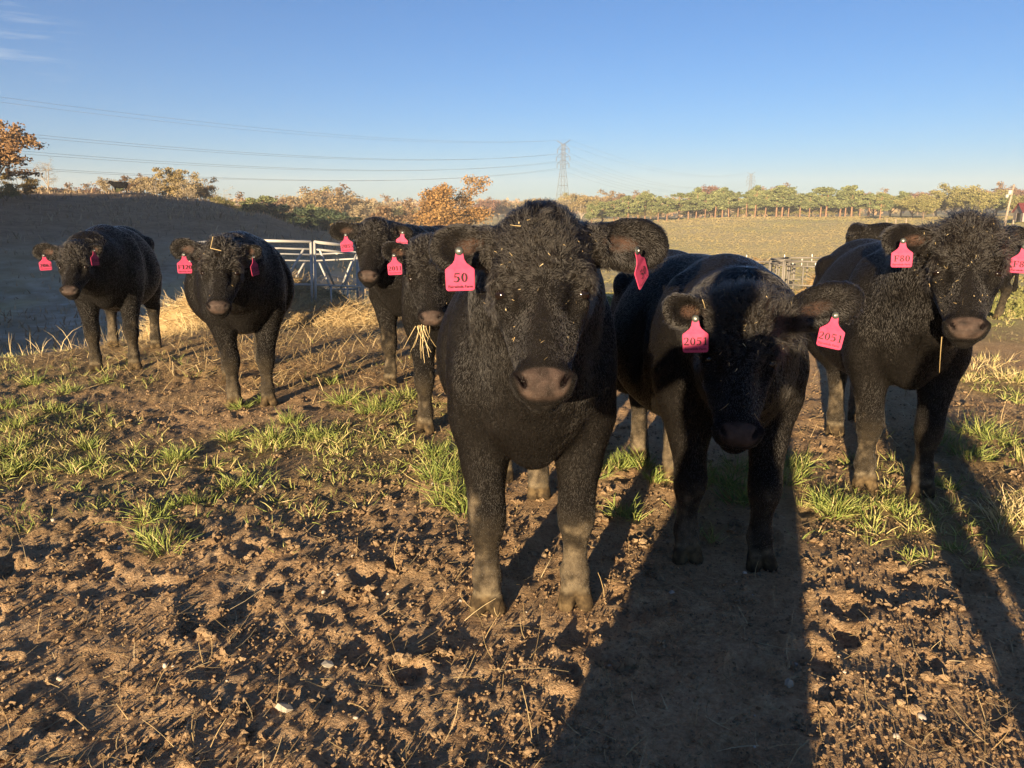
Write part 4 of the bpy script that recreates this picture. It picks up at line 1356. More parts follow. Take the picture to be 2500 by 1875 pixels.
def herd():
    to_cam = lambda p: unit(CAM - np.asarray(p))
    # cow 50, straight in front
    p = at(1322, 500, 2.30)
    COWS.append(dict(name='50', s=1.03, FL=hoof(1402, 1470), FR=hoof(1190, 1482), HL=hoof(1318, 1235), HR=hoof(1228, 1190),
        poll=p, muz=at(1328, 984, 1.97), look=(-.02, -1, .12), earL=at(1632, 600, 2.36), earR=at(1048, 610, 2.36),
        res=(.0075, .019), hair=210000, hair_r=.0006, flecks=50, seed=3, curl=.5,
        tags=[('50', at(1121, 613, 2.22), .02, .02), ('50', at(1554, 612, 2.25), 1.15, .55)],
        label='black cow tagged 50 staring straight ahead, nearest and largest in front'))
    p = at(1822, 712, 2.62)
    COWS.append(dict(name='2051', s=1.0, FL=hoof(1850, 1380), FR=hoof(1672, 1362), HL=hoof(1640, 1165), HR=hoof(1560, 1120),
        poll=p, muz=at(1806, 1100, 2.36), look=(-.12, -1, .30), earL=at(2108, 722, 2.72), earR=at(1618, 748, 2.66),
        res=(.0085, .02), hair=150000, hair_r=.0008, flecks=70, seed=5, curl=1.3, girth=1.02,
        tags=[('2051', at(2040, 770, 2.58), -.25, -.12), ('2051', at(1698, 778, 2.52), .05, .05)],
        label='black cow tagged 2051 with its head lowered into shadow, right of cow 50'))
    p = at(2372, 525, 3.42)
    COWS.append(dict(name='F80', s=1.02, FL=hoof(2246, 1206), FR=hoof(2106, 1186), HL=hoof(2082, 1018), HR=hoof(2030, 1052),
        poll=p, muz=at(2364, 826, 3.12), look=(-.42, -1, .10), earL=at(2512, 572, 3.45), earR=at(2152, 590, 3.50),
        res=(.0095, .02), hair=110000, hair_r=.001, flecks=70, seed=8, curl=1.3, hairlen=1.05,
        tags=[('F80', at(2205, 588, 3.36), .10, .03), ('F80', at(2502, 602, 3.33), .1, -.03)],
        label='black curly-headed cow tagged F80 at the right edge, straw on its muzzle'))
    p = at(536, 580, 5.30)
    COWS.append(dict(name='F120', s=1.02, FL=hoof(656, 988), FR=hoof(573, 990), HL=hoof(640, 905), HR=hoof(560, 940),
        poll=p, muz=at(528, 766, 5.02), look=(.18, -1, .05), earL=at(642, 612, 5.42), earR=at(414, 602, 5.34),
        res=(.012, .024), hair=60000, hair_r=.0015, flecks=14, seed=11, curl=1.0, girth=1.12, dirt=.5,
        tags=[('F120', at(449, 622, 5.24), .05, -.03, 1.1), ('F120', at(618, 628, 5.28), 1.0, .1, 1.1)],
        label='black cow tagged F120 with a straw on its poll, second from the left'))
    p = at(178, 590, 6.75)
    COWS.append(dict(name='2063', s=1.04, FL=hoof(331, 900), FR=hoof(237, 905), HL=hoof(372, 866), HR=hoof(264, 860),
        poll=p, muz=at(164, 719, 6.45), look=(.22, -1, .05), earL=at(252, 602, 6.85), earR=at(78, 612, 6.75),
        res=(.013, .026), hair=45000, hair_r=.0018, flecks=0, seed=14, curl=.6, dirt=.8,
        tags=[('2063', at(107, 624, 6.6), .05, .03, 1.1), ('2063', at(229, 612, 6.62), .85, -.02, 1.1)],
        label='black cow tagged 2063 with a brownish face, farthest left'))
    p = at(916, 532, 6.35)
    COWS.append(dict(name='2055', s=1.05, FL=hoof(1030, 930), FR=hoof(955, 938), HL=hoof(1085, 890), HR=hoof(1025, 890),
        poll=p, muz=at(896, 686, 6.02), look=(.06, -1, .05), earL=at(1010, 570, 6.42), earR=at(802, 565, 6.35),
        res=(.013, .026), hair=38000, hair_r=.0014, flecks=0, seed=17, curl=.5,
        tags=[('2055', at(844, 574, 6.2), .05, .06, 1.15), ('2055', at(983, 568, 6.22), -.3, -.12, 1.15)],
        label='black cow tagged 2055 beside the metal hay ring, head held high'))
    p = at(1042, 578, 4.95)
    COWS.append(dict(name='2011', s=1.03, FL=hoof(1152, 1040), FR=hoof(1040, 1052), HL=hoof(1180, 965), HR=hoof(1100, 960),
        poll=p, muz=at(1052, 796, 4.66), look=(.05, -1, .05), earL=at(1150, 620, 5.0), earR=at(930, 608, 4.95),
        res=(.011, .024), hair=42000, hair_r=.0014, flecks=10, seed=20, curl=.8,
        tags=[('2011', at(962, 624, 4.82), .05, .03, 1.05)],
        label='black cow tagged 2011 with hay hanging from its mouth, half hidden behind cow 50'))
    y0 = 11.0
    x0 = at(2440, 700, y0)[0]
    COWS.append(dict(name='side', s=.99, FL=(x0 - 1.30, y0 - .17), FR=(x0 - 1.30, y0 + .17), HL=(x0, y0 - .18), HR=(x0 + .05, y0 + .18),
        poll=at(2082, 546, y0), muz=at(2050, 630, y0 - .1), look=(-1, -.1, .2), earL=at(2070, 560, y0 - .25), earR=at(2080, 560, y0 + .25),
        res=(.02, .03), hair=14000, hair_r=.003, seed=23, curl=.5, dirt=.3,
        label='black cow standing side-on behind cow F80, only back and hind leg showing'))
    q = polar(300, 111)
    z = float(base_height(np.array([q[0]]), np.array([q[1]]))[0])
    hx, hy = unit(np.array([-.92, -.25]))
    F_ = np.array([q[0], q[1]]) + np.array([hx, hy]) * .6
    H_ = np.array([q[0], q[1]]) - np.array([hx, hy]) * .6
    pn = np.array([hy, -hx]) * .17
    hp = np.array([F_[0] + hx * .55, F_[1] + hy * .55, z + 1.45])
    COWS.append(dict(name='far', s=1.0, FL=tuple(F_ - pn), FR=tuple(F_ + pn), HL=tuple(H_ - pn), HR=tuple(H_ + pn),
        poll=hp, muz=hp + np.array([hx * .35, hy * .35, -.38]), look=(hx, hy, .5), earL=hp + np.array([.02, -.24, -.04]), earR=hp + np.array([.02, .24, -.04]),
        res=(.03, .04), hair=0, seed=26, label='tiny black cow standing on the crest of the shaded hill'))
    for c_ in COWS[:8]:
        for k in ('FL', 'FR', 'HL', 'HR'): KEEP_FLAT.append(c_[k])


# ------------------------------------------------------------------ hay feeders, hay
M_galv = simple('galvanised_steel', (.44, .43, .40), .5, .4, .12, 5, .15)
M_dullrail = simple('dull_rail', (.17, .155, .135), .7, .3, .2, 4)
M_rust = simple('rusty_steel', (.22, .13, .09), .7, .3, .3, 6)
M_wood = simple('weathered_wood', (.30, .24, .18), .85, .15, .3, 5)
M_greywood = simple('grey_barn_boards', (.26, .22, .19), .9, .1, .3, 1.5)
M_redroof = simple('red_metal_roof', (.14, .03, .032), .5, .35, .15, .4)
M_steel = simple('pylon_steel', (.12, .13, .14), .6, .3, .1, 2)
M_wire = simple('wire', (.20, .22, .24), .6, .2)


def feeder(x, y, rad, rot, height, tilt, label, mat, nside=8, bars=True):
    z = float(base_height(np.array([x]), np.array([y]))[0])
    root = empty('hay_feeder', (x, y, z), 0)
    root.rotation_euler = tilt
    cor = [np.array([math.sin(rot + i * 2 * math.pi / nside) * rad, -math.cos(rot + i * 2 * math.pi / nside) * rad, 0]) for i in range(nside)]
    up = lambda p, h_: p + np.array([0, 0, h_])
    low = height * .40
    for i in range(nside):
        a, b = cor[i], cor[(i + 1) % nside]
        t = unit(b - a)
        a2, b2 = a + t * .03, b - t * .03
        for nm, hh, r_ in (('top_rail', height, .022), ('upper_rail', height - .105, .016), ('lower_rail', low, .016)):
            mb = MB(); mb.tube([up(a2, hh), up(b2, hh)], r_, 8); mb.build(nm, mat, root, True)
        for p in (a2, b2):
            mb = MB(); mb.tube([up(p, -.05), up(p, height + .0)], .019, 8); mb.build('post', mat, root, True)
        for u0, u1 in (((.40, .12), (.60, .88)) if bars else ((.5, .5),)):
            mb = MB(); mb.tube([up(a + (b - a) * u0, low), up(a + (b - a) * u1, height - .1)], .017, 8); mb.build('slant_bar', mat, root, True)
        for u0 in ((.33, .67) if bars else ()):
            mb = MB(); mb.tube([up(a + (b - a) * u0, -.05), up(a + (b - a) * u0, low)], .014, 6); mb.build('foot_bar', mat, root, True)
    tag(root, label, 'hay feeder', 'hay ring feeders')
    return root


def hay_heap(name, x, y, rx, ry, hgt, n, label, seed, length=.30, width=.006, tintlo=.0):
    """loose hay: a lumpy core bristling with strands"""
    rnd = np.random.default_rng(seed)
    k = 34
    a, b = np.meshgrid(np.linspace(-1, 1, k), np.linspace(-1, 1, k))
    q = np.hypot(a, b)
    X = x + a * rx; Y = y + b * ry
    zb = base_height(X, Y)
    top = hgt * (1 - sstep(.35, 1.0, q)) * (.8 + .35 * fbm(X / .5, Y / .5, 3, seed))
    Z = zb - .06 + top
    V = np.stack([X, Y, Z], -1).reshape(-1, 3)
    i = np.arange(k - 1)[:, None] * k + np.arange(k - 1)[None]
    F = np.stack([i, i + 1, i + k + 1, i + k], -1).reshape(-1, 4)
    th = rnd.uniform(0, 6.28, n); rr_ = np.sqrt(rnd.uniform(0, 1.0, n))
    px = x + np.cos(th) * rr_ * rx; py = y + np.sin(th) * rr_ * ry
    pz = base_height(px, py) - .06 + hgt * (1 - sstep(.35, 1.0, rr_)) * (.8 + .35 * fbm(px / .5, py / .5, 3, seed))
    D = rnd.normal(size=(n, 3)); D[:, 2] = np.abs(D[:, 2]) * .45 - .12
    P = np.stack([px, py, pz], -1) - unit(D) * length * .3
    SV, SF, m = strips(P, D, rnd.uniform(.5, 1.3, n) * length, rnd.uniform(.6, 1.4, n) * width, rnd, .35, 2)
    V2 = np.concatenate([V, SV]); 
    tint = np.concatenate([np.full(len(V), .25), np.repeat(np.clip(rnd.normal(.5, .28, n) + tintlo, 0, 1), m)])
    o = add(name, mesh_data(name, V2, [F, SF + len(V)], M_straw, False, {'tint': tint}))
    tag(o, label, 'hay', kind='stuff')


def build_feeders():
    q = polar(668, 12.7)
    feeder(q[0], q[1], 1.37, R(37), 1.02, (R(-7.5), R(0), 0), 'silvery metal hay ring between cows F120 and 2055', M_galv)
    hay_heap('hay_pile', q[0], q[1] - .05, 1.36, 1.36, .80, 7000, 'pile of loose hay inside the silvery metal hay ring', 31)
    hay_heap('spilled_hay', q[0] + .75, q[1] - 1.65, 1.9, .85, .30, 6500, 'hay spilled in front of the silvery hay ring', 32)
    hay_heap('spilled_hay', q[0] - 1.2, q[1] - 1.1, .75, .65, .58, 2600, 'golden hay heaped against the left side of cow F120', 33, tintlo=.2)
    q = polar(1835, 21)
    feeder(q[0], q[1], 1.2, R(10), .90, (R(-2), 0, 0), 'far hay ring just showing above the back of cow 2051', M_dullrail, 8, False)
    hay_heap('hay_pile', q[0] - .1, q[1] + .2, 1.0, 1.0, 1.05, 1500, 'brown hay mound in the far ring above the back of cow 2051', 34, width=.012, tintlo=-.25)
    q = polar(2028, 19)
    feeder(q[0], q[1], 1.2, R(22), .86, (R(-1), 0, 0), 'pale metal hay ring between cows 2051 and F80', M_dullrail, 8, False)
    hay_heap('hay_pile', q[0] + .2, q[1], .95, .95, .85, 1500, 'reddish-brown hay in the ring between cows 2051 and F80', 35, width=.012, tintlo=-.3)


# ------------------------------------------------------------------ power line, poles, barn
def sag(p, q, drop, n=24):
    t = np.linspace(0, 1, n)[:, None]
    return p * (1 - t) + q * t - np.array([0, 0, 1.0]) * 4 * drop * t * (1 - t)


def pylon(x, y, z, height, heading, label, r=1.0):
    root = empty('pylon', (x, y, z), heading)
    wb, wt = 3.6, 1.0                # half widths of the foot and of the waist
    zw = height * .66
    def corner(i, zz):
        w = wb + (wt - wb) * min(zz / zw, 1) if zz < zw else wt + (.72 - wt) * (zz - zw) / (height * .95 - zw)
        return np.array([(w if i in (0, 3) else -w), (w if i < 2 else -w), zz])
    zs = [0, height * .16, height * .30, height * .42, height * .54, zw, height * .74, height * .82, height * .885, height * .95]
    for i in range(4):
        mb = MB(); mb.tube([corner(i, zz) for zz in zs], .12 * r, 5); mb.build('leg', M_steel, root)
    for a, b in zip(zs[:-1], zs[1:]):
        mb = MB()
        for i in range(4):
            j = (i + 1) % 4
            mb.tube([corner(i, a), corner(j, b)], .045 * r, 4, False); mb.tube([corner(j, a), corner(i, b)], .045 * r, 4, False)
            mb.tube([corner(i, b), corner(j, b)], .08 * r, 4, False)
        mb.build('lattice_panel', M_steel, root)
    ends = []
    for zz, w in ((height * .885, 3.5), (height * .785, 4.1), (height * .695, 3.6)):
        for sg in (1, -1):
            mb = MB()
            e = np.array([sg * w, 0, zz + .15])
            for i in ((0, 3) if sg > 0 else (1, 2)):
                mb.tube([corner(i, zz), e], .10 * r, 4); mb.tube([corner(i, min(zz + 2.4, height * .95)), e], .07 * r, 4)
            mb.build('arm', M_steel, root)
            mb = MB(); mb.tube([e, e - [0, 0, 1.2], e - [0, 0, 2.3]], [.13 * r, .22 * r, .13 * r], 6); mb.build('insulator', M_steel, root)
            ends.append(e - np.array([0, 0, 2.3]))
    for sg in (1, -1):
        mb = MB(); e = np.array([sg * 4.2, 0, height])
        for i in ((0, 3) if sg > 0 else (1, 2)): mb.tube([corner(i, height * .95), e], .10 * r, 4)
        mb.build('peak_arm', M_steel, root); ends.append(e)
    tag(root, label, 'pylon', 'power line pylons')
    ch, sh = math.cos(heading), math.sin(heading)
    return [np.array([x + p[0] * ch - p[1] * sh, y + p[0] * sh + p[1] * ch, z + p[2]]) for p in ends]


def build_power():
    q1 = polar(1373, 430); q2 = polar(1828, 800)
    hd = math.atan2(q1[1] - q2[1], q1[0] - q2[0]) + math.pi / 2
    # the arms stand square to the line
    z1 = float(base_height(*[np.array([v]) for v in q1])[0]); z2 = float(base_height(*[np.array([v]) for v in q2])[0])
    t1 = at(1373, 342, q1[1])[2] - z1
    t2 = at(1828, 420, q2[1])[2] - z2
    e1 = pylon(q1[0], q1[1], z1, t1, hd, 'grey lattice pylon standing above the head of cow 50')
    e2 = pylon(q2[0], q2[1], z2, t2, hd, 'smaller distant lattice pylon above the far pine row', 1.2)
    q0 = q1 + (q1 - q2) / np.linalg.norm(q1 - q2) * 405
    z0 = 3.5
    off = np.array([q0[0] - q1[0], q0[1] - q1[1], z0 - z1 - 12])
    lv = ['upper conductor, far side,', 'upper conductor, near side,', 'middle conductor, far side,', 'middle conductor, near side,', 'lowest conductor, far side,', 'lowest conductor, near side,', 'topmost ground wire, far side,', 'topmost ground wire, near side,']
    for i, (a, b) in enumerate(zip(e1, e2)):
        mb = MB(); mb.tube(sag(a, a + off, 9.5 if i < 6 else 8.8, 34), .035 if i < 6 else .028, 4, False)
        tag(mb.build('power_line', M_wire), lv[i] + ' sagging from the near pylon toward the upper left', 'wire', 'power lines left of the near pylon')
        mb = MB(); mb.tube(sag(a, b, 13 if i < 6 else 10, 30), .035, 4, False)
        tag(mb.build('power_line', M_wire), lv[i] + ' running from the near pylon to the distant one', 'wire', 'power lines between the two pylons')


def build_posts():
    def gz(x, y): return float(base_height(np.array([x]), np.array([y]))[0])
    # utility pole and barn at the right edge
    q = polar(2455, 118); z = gz(*q)
    root = empty('utility_pole', (q[0], q[1], z))
    hgt = top_h(2470, 450, 118, *q)
    mb = MB(); mb.tube([(0, 0, -.3), (.35, 0, hgt * .6), (.62, 0, hgt)], [.17, .14, .11], 8); mb.build('pole', M_wood, root, True)
    mb = MB(); mb.tube([(.10, -.2, hgt * .78), (.12, -.2, hgt * .88)], .24, 10); mb.build('transformer', M_galv, root, True)
    mb = MB(); mb.tube([(-.20, -.2, hgt * .72), (-.19, -.2, hgt * .79)], .2, 10); mb.build('transformer', M_galv, root, True)
    tag(root, 'leaning wooden utility pole with transformers beside the red-roofed barn', 'utility pole')
    q = polar(2556, 150); z = gz(*q)
    root = empty('barn', (q[0], q[1], z), R(-12)); root.scale = (.8, .8, .8)
    L_, W_, hw_, hr = 10.0, 4.6, 1.75, 3.35
    for sx in (-1, 1):
        for i in range(12):
            y_ = -W_ / 2 + (i + .5) * W_ / 12
            top = hr - (hr - hw_) * abs(y_) / (W_ / 2) - .08
            if sx < 0 and 3 <= i <= 7: bot = 1.45
            else: bot = -.2
            mb = MB(); mb.box((sx * L_ / 2, y_, (top + bot) / 2), (.06, W_ / 12 - .02, top - bot)); mb.build('board', M_greywood, root)
    for sy in (-1, 1):
        for i in range(22):
            x_ = -L_ / 2 + (i + .5) * L_ / 22
            if sy < 0 and i in (4, 5, 6, 7, 13, 14, 15): continue
            mb = MB(); mb.box((x_, sy * W_ / 2, (hw_ - .2) / 2), (L_ / 22 - .02, .06, hw_ + .2)); mb.build('board', M_greywood, root)
        sl = math.atan2(hr - hw_, W_ / 2)
        rot = np.array(Matrix.Rotation(-sy * sl, 3, 'X'))
        ln = math.hypot(hr - hw_, W_ / 2) + .45
        for i in range(11):
            x_ = -L_ / 2 - .3 + (i + .5) * (L_ + .6) / 11
            mb = MB(); mb.box((x_, sy * (W_ / 4 + .15), (hr + hw_) / 2 - .06 + .01 * (i % 2)), ((L_ + .6) / 11 + .02, ln, .05), rot); mb.build('roof_panel', M_redroof, root)
    for x_ in (-3.2, -1.4, .9, 2.4):
        mb = MB(); mb.tube([(x_, -W_ / 2 - .12, -.2), (x_, -W_ / 2 - .12, hw_)], .08, 6); mb.build('post', M_wood, root)
    tag(root, 'weathered grey barn with red metal roof at the right picture edge', 'barn')
    # fence posts on the far pasture
    for i, (u, d, h_, lab) in enumerate([(1757, 62, 1.9, 'tall pale post with a crossbar in the pasture above the back of cow 2051'), (1880, 70, 1.15, 'short pale fence post in the pasture right of the tall one'), (1765, 57, 1.0, 'leaning stub of post beside the tall pale pasture post'),
                                         (2168, 175, 1.6, 'pale fence post left of the head of cow F80'), (2215, 172, 1.6, 'pale fence post nearest the poll of cow F80'), (2190, 174, 1.5, 'middle of the three pale fence posts left of cow F80'), (2478, 112, 1.5, 'thin yellowish stake below the red-roofed barn')]):
        q = polar(u, d)
        root = empty('fence_post', (q[0], q[1], gz(*q)))
        lean = .25 if i == 2 else .03
        mb = MB(); mb.tube([(0, 0, -.2), (lean * .5, 0, h_ * .5), (-lean, 0, h_)], [.07, .065, .055] if d < 90 else [.1, .1, .09], 6); mb.build('stake', M_wood, root)
        if i == 0:
            mb = MB(); mb.box((0, 0, h_ - .1), (.5, .05, .07)); mb.build('crossbar', M_wood, root)
        tag(root, lab, 'post', 'posts on the far pasture')
    gd = 'tiny white insulator stakes on the far pasture'
    for i, (u, v) in enumerate(sorted([(1700, 596), (1776, 594), (1830, 587), (1853, 584), (1901, 584), (1924, 585), (1946, 582), (1968, 580), (1992, 575), (2002, 562), (2014, 562)])):
        d = 95 + 6 * (i % 3)
        q = polar(u, d)
        mb = MB(); zz = gz(*q)
        mb.tube([(q[0], q[1], zz - .1), (q[0] + .01, q[1], zz + .45), (q[0], q[1], zz + .95)], [.03, .05, .06], 6)
        tag(mb.build('fence_stake', M_stud), ORD[i] + ' tiny white fence stake from the left on the far pasture', 'stake', gd)

# ------------------------------------------------------------------ what lies and grows on the near ground
def scatter_xy(n, rnd, ymin=1.25, ymax=9.0, power=1.4, half=.80):
    y = ymin + (ymax - ymin) * rnd.uniform(0, 1, n) ** power
    x = rnd.uniform(-1, 1, n) * (y * half + .35)
    return x, y


def ico():
    t = (1 + 5 ** .5) / 2
    v = unit(np.array([(-1, t, 0), (1, t, 0), (-1, -t, 0), (1, -t, 0), (0, -1, t), (0, 1, t), (0, -1, -t), (0, 1, -t), (t, 0, -1), (t, 0, 1), (-t, 0, -1), (-t, 0, 1)], float))
    f = np.array([(0, 11, 5), (0, 5, 1), (0, 1, 7), (0, 7, 10), (0, 10, 11), (1, 5, 9), (5, 11, 4), (11, 10, 2), (10, 7, 6), (7, 1, 8), (3, 9, 4), (3, 4, 2), (3, 2, 6), (3, 6, 8), (3, 8, 9), (4, 9, 5), (2, 4, 11), (6, 2, 10), (8, 6, 7), (9, 8, 1)])
    return v, f


def ico2():
    v, f = ico()
    v = list(map(tuple, v)); mid = {}; out = []
    def m(a, b):
        k = (min(a, b), max(a, b))
        if k not in mid:
            mid[k] = len(v); v.append(tuple(unit(np.array(v[a]) + np.array(v[b]))))
        return mid[k]
    for a, b, c in f:
        ab, bc, ca = m(a, b), m(b, c), m(c, a)
        out += [(a, ab, ca), (b, bc, ab), (c, ca, bc), (ab, bc, ca)]
    return np.array(v), np.array(out)


def clods(n, smin, smax, rnd, base, x, y, sink=.25, sq=.62, noise=.42, pw=2.2, mul=None):
    bv, bf = base
    m = len(bv)
    var = [bv * (1 + noise * rnd.normal(0, .5, (m, 1))) * rnd.uniform(.6, 1.25, (1, 3)) for _ in range(16)]
    S = smin + (smax - smin) * rnd.uniform(0, 1, n) ** pw
    if mul is not None: S = S * mul
    z = ground_z(x, y)
    a = rnd.uniform(0, 6.28, n); ti = rnd.normal(0, .5, n)
    W = np.stack([var[i] for i in rnd.integers(0, 16, n)], 0)
    c, s = np.cos(a)[:, None], np.sin(a)[:, None]; ct, st = np.cos(ti)[:, None], np.sin(ti)[:, None]
    X, Y, Z = W[:, :, 0], W[:, :, 1], W[:, :, 2] * sq
    Y, Z = Y * ct - Z * st, Y * st + Z * ct
    X, Y = X * c - Y * s, X * s + Y * c
    V = np.stack([X * S[:, None] + x[:, None], Y * S[:, None] + y[:, None], Z * S[:, None] + (z + S * (sq - sink))[:, None]], -1).reshape(-1, 3)
    F = (bf[None] + (np.arange(n) * m)[:, None, None]).reshape(-1, 3)
    return V, F, m


def build_litter():
    rnd = np.random.default_rng(41)
    soil = N('clods', .95, .1)
    soil.color(soil.mix(soil.attr('tint'), soil.ramp(soil.noise(30, 4), [(.3, (.13, .084, .049)), (.7, (.29, .195, .112))]), soil.ramp(soil.noise(45, 4), [(.3, (.22, .15, .088)), (.7, (.40, .29, .175))])))
    soil.bump(soil.noise(160, 3, .7), .8, .008)
    # ragged lumps built of several crumbs each, in drifts, then crumbs everywhere
    cx, cy = scatter_xy(1500, rnd, 1.3, 6.5, 1.5)
    keep = (vnoise(cx / .32, cy / .32, seed=9) + .35 * rnd.normal(size=len(cx)) > -.05)
    cx, cy = cx[keep], cy[keep]
    cs = .005 + .014 * rnd.uniform(0, 1, len(cx)) ** 2.2
    per = 7
    x = np.repeat(cx, per) + rnd.normal(0, 1.0, len(cx) * per) * np.repeat(cs, per)
    y = np.repeat(cy, per) + rnd.normal(0, 1.0, len(cx) * per) * np.repeat(cs, per)
    V1, F1, m1 = clods(len(x), .35, 1.1, rnd, ico(), x, y, .18, .75, .75, 1.3, np.repeat(cs, per))
    t1 = np.repeat(np.clip(np.repeat(rnd.uniform(0, 1, len(cx)), per) + rnd.normal(0, .15, len(x)), 0, 1), m1)
    oct_ = (np.array([(1, 0, 0), (-1, 0, 0), (0, 1, 0), (0, -1, 0), (0, 0, 1), (0, 0, -1)], float), np.array([(0, 2, 4), (2, 1, 4), (1, 3, 4), (3, 0, 4), (2, 0, 5), (1, 2, 5), (3, 1, 5), (0, 3, 5)]))
    x, y = scatter_xy(70000, rnd, 1.22, 8.0, 1.5)
    keep = rnd.uniform(0, 1, len(x)) < .45 + .55 * sstep(-.3, .4, vnoise(x / .2, y / .2, seed=14))
    x, y = x[keep], y[keep]
    V2, F2, m2 = clods(len(x), .0020, .010, rnd, oct_, x, y, .1, .8, .7, 1.8)
    t2 = np.repeat(rnd.uniform(0, .75, len(x)), m2)
    o = add('mud_crumbs', mesh_data('mud_crumbs', np.concatenate([V1, V2]), np.concatenate([F1, F2 + len(V1)]), soil.m, False, {'tint': np.concatenate([t1, t2])}))
    tag(o, 'crumbled clods of dried mud over the trampled ground', 'mud', kind='stuff')
    # pale pebbles
    x, y = scatter_xy(140, rnd, 1.3, 5.0, 1.3)
    V, F, m = clods(len(x), .003, .012, rnd, ico2(), x, y, .25, .75, .15)
    peb = simple('pebbles', (.42, .37, .31), .8, .2, .25, 12)
    tag(add('pebbles', mesh_data('pebbles', V, F, peb, True)), 'small pale pebbles in the mud', 'pebbles', kind='stuff')
    for u, v, sz, lab in ((697, 1747, .030, 'white angular stone at the lower left of the mud'), (800, 1635, .018, 'small white stone in the mud above the angular one'), (1925, 1672, .019, 'pale stone in the dark shadow near its right edge'), (1945, 1605, .012, 'small pale stone in the shadow above the larger one')):
        p = gnd(u, v)
        V, F, m = clods(1, sz, sz, rnd, ico(), np.array([p[0]]), np.array([p[1]]), .2, .7, .45)
        tag(add('stone', mesh_data('stone', V, F, simple('white_stone', (.36, .33, .27), .75, .25, .15, 20))), lab, 'stone')
    # loose straw
    n = 26000
    x, y = scatter_xy(n, rnd, 1.25, 15.0, 1.8, .85)
    keep = rnd.uniform(0, 1, n) < .30 + .70 * straw_mask(x, y) + .25 * (vnoise(x / .4, y / .4, seed=88) > .2)
    x, y = x[keep], y[keep]; n = len(x)
    z = ground_z(x, y)
    D = rnd.normal(size=(n, 3)); D[:, 2] = np.abs(D[:, 2]) * .16 + .02
    st = straw_mask(x, y)
    Ls = rnd.uniform(.03, .13, n) * (1 + .8 * st) * (1 + .9 * (rnd.uniform(0, 1, n) > .93))
    Wd = rnd.uniform(.0013, .0030, n) * (1 + .09 * y * st + .05 * y)
    V, F, m = strips(np.stack([x, y, z + .005], -1), D, Ls, Wd, rnd, .35, 3, np.array([0, 0, 1.0]))
    # thick golden litter trodden out from the hay ring
    n2 = 17000
    x2 = rnd.uniform(-5.2, 1.2, n2); y2 = rnd.uniform(5.2, 11.5, n2)
    k2 = rnd.uniform(0, 1, n2) < straw_mask(x2, y2) ** 1.2
    x2, y2 = x2[k2], y2[k2]; n2 = len(x2)
    D2 = rnd.normal(size=(n2, 3)); D2[:, 2] = np.abs(D2[:, 2]) * .30 + .03
    Va, Fa, m = strips(np.stack([x2, y2, ground_z(x2, y2) + .008], -1), D2, rnd.uniform(.06, .24, n2), rnd.uniform(.0035, .0075, n2), rnd, .35, 3, np.array([0, 0, 1.0]))
    x3 = rnd.uniform(1.9, 6.0, 5000); y3 = rnd.uniform(3.6, 10, 5000)
    k3 = rnd.uniform(0, 1, 5000) < .25 + straw_mask(x3, y3)
    x3, y3 = x3[k3], y3[k3]; n3 = len(x3)
    D3 = rnd.normal(size=(n3, 3)); D3[:, 2] = np.abs(D3[:, 2]) * .25 + .03
    Vb, Fb, m = strips(np.stack([x3, y3, ground_z(x3, y3) + .006], -1), D3, rnd.uniform(.05, .18, n3), rnd.uniform(.0025, .0055, n3), rnd, .35, 3, np.array([0, 0, 1.0]))
    F = np.concatenate([F, Fa + len(V), Fb + len(V) + len(Va)]); V = np.concatenate([V, Va, Vb]); n = n + n2 + n3
    o = add('straw_litter', mesh_data('straw_litter', V, F, M_straw, False, {'tint': np.repeat(np.clip(rnd.normal(.42, .25, n), 0, 1), m)}))
    tag(o, 'loose straw scattered over mud and grass', 'straw', kind='stuff')


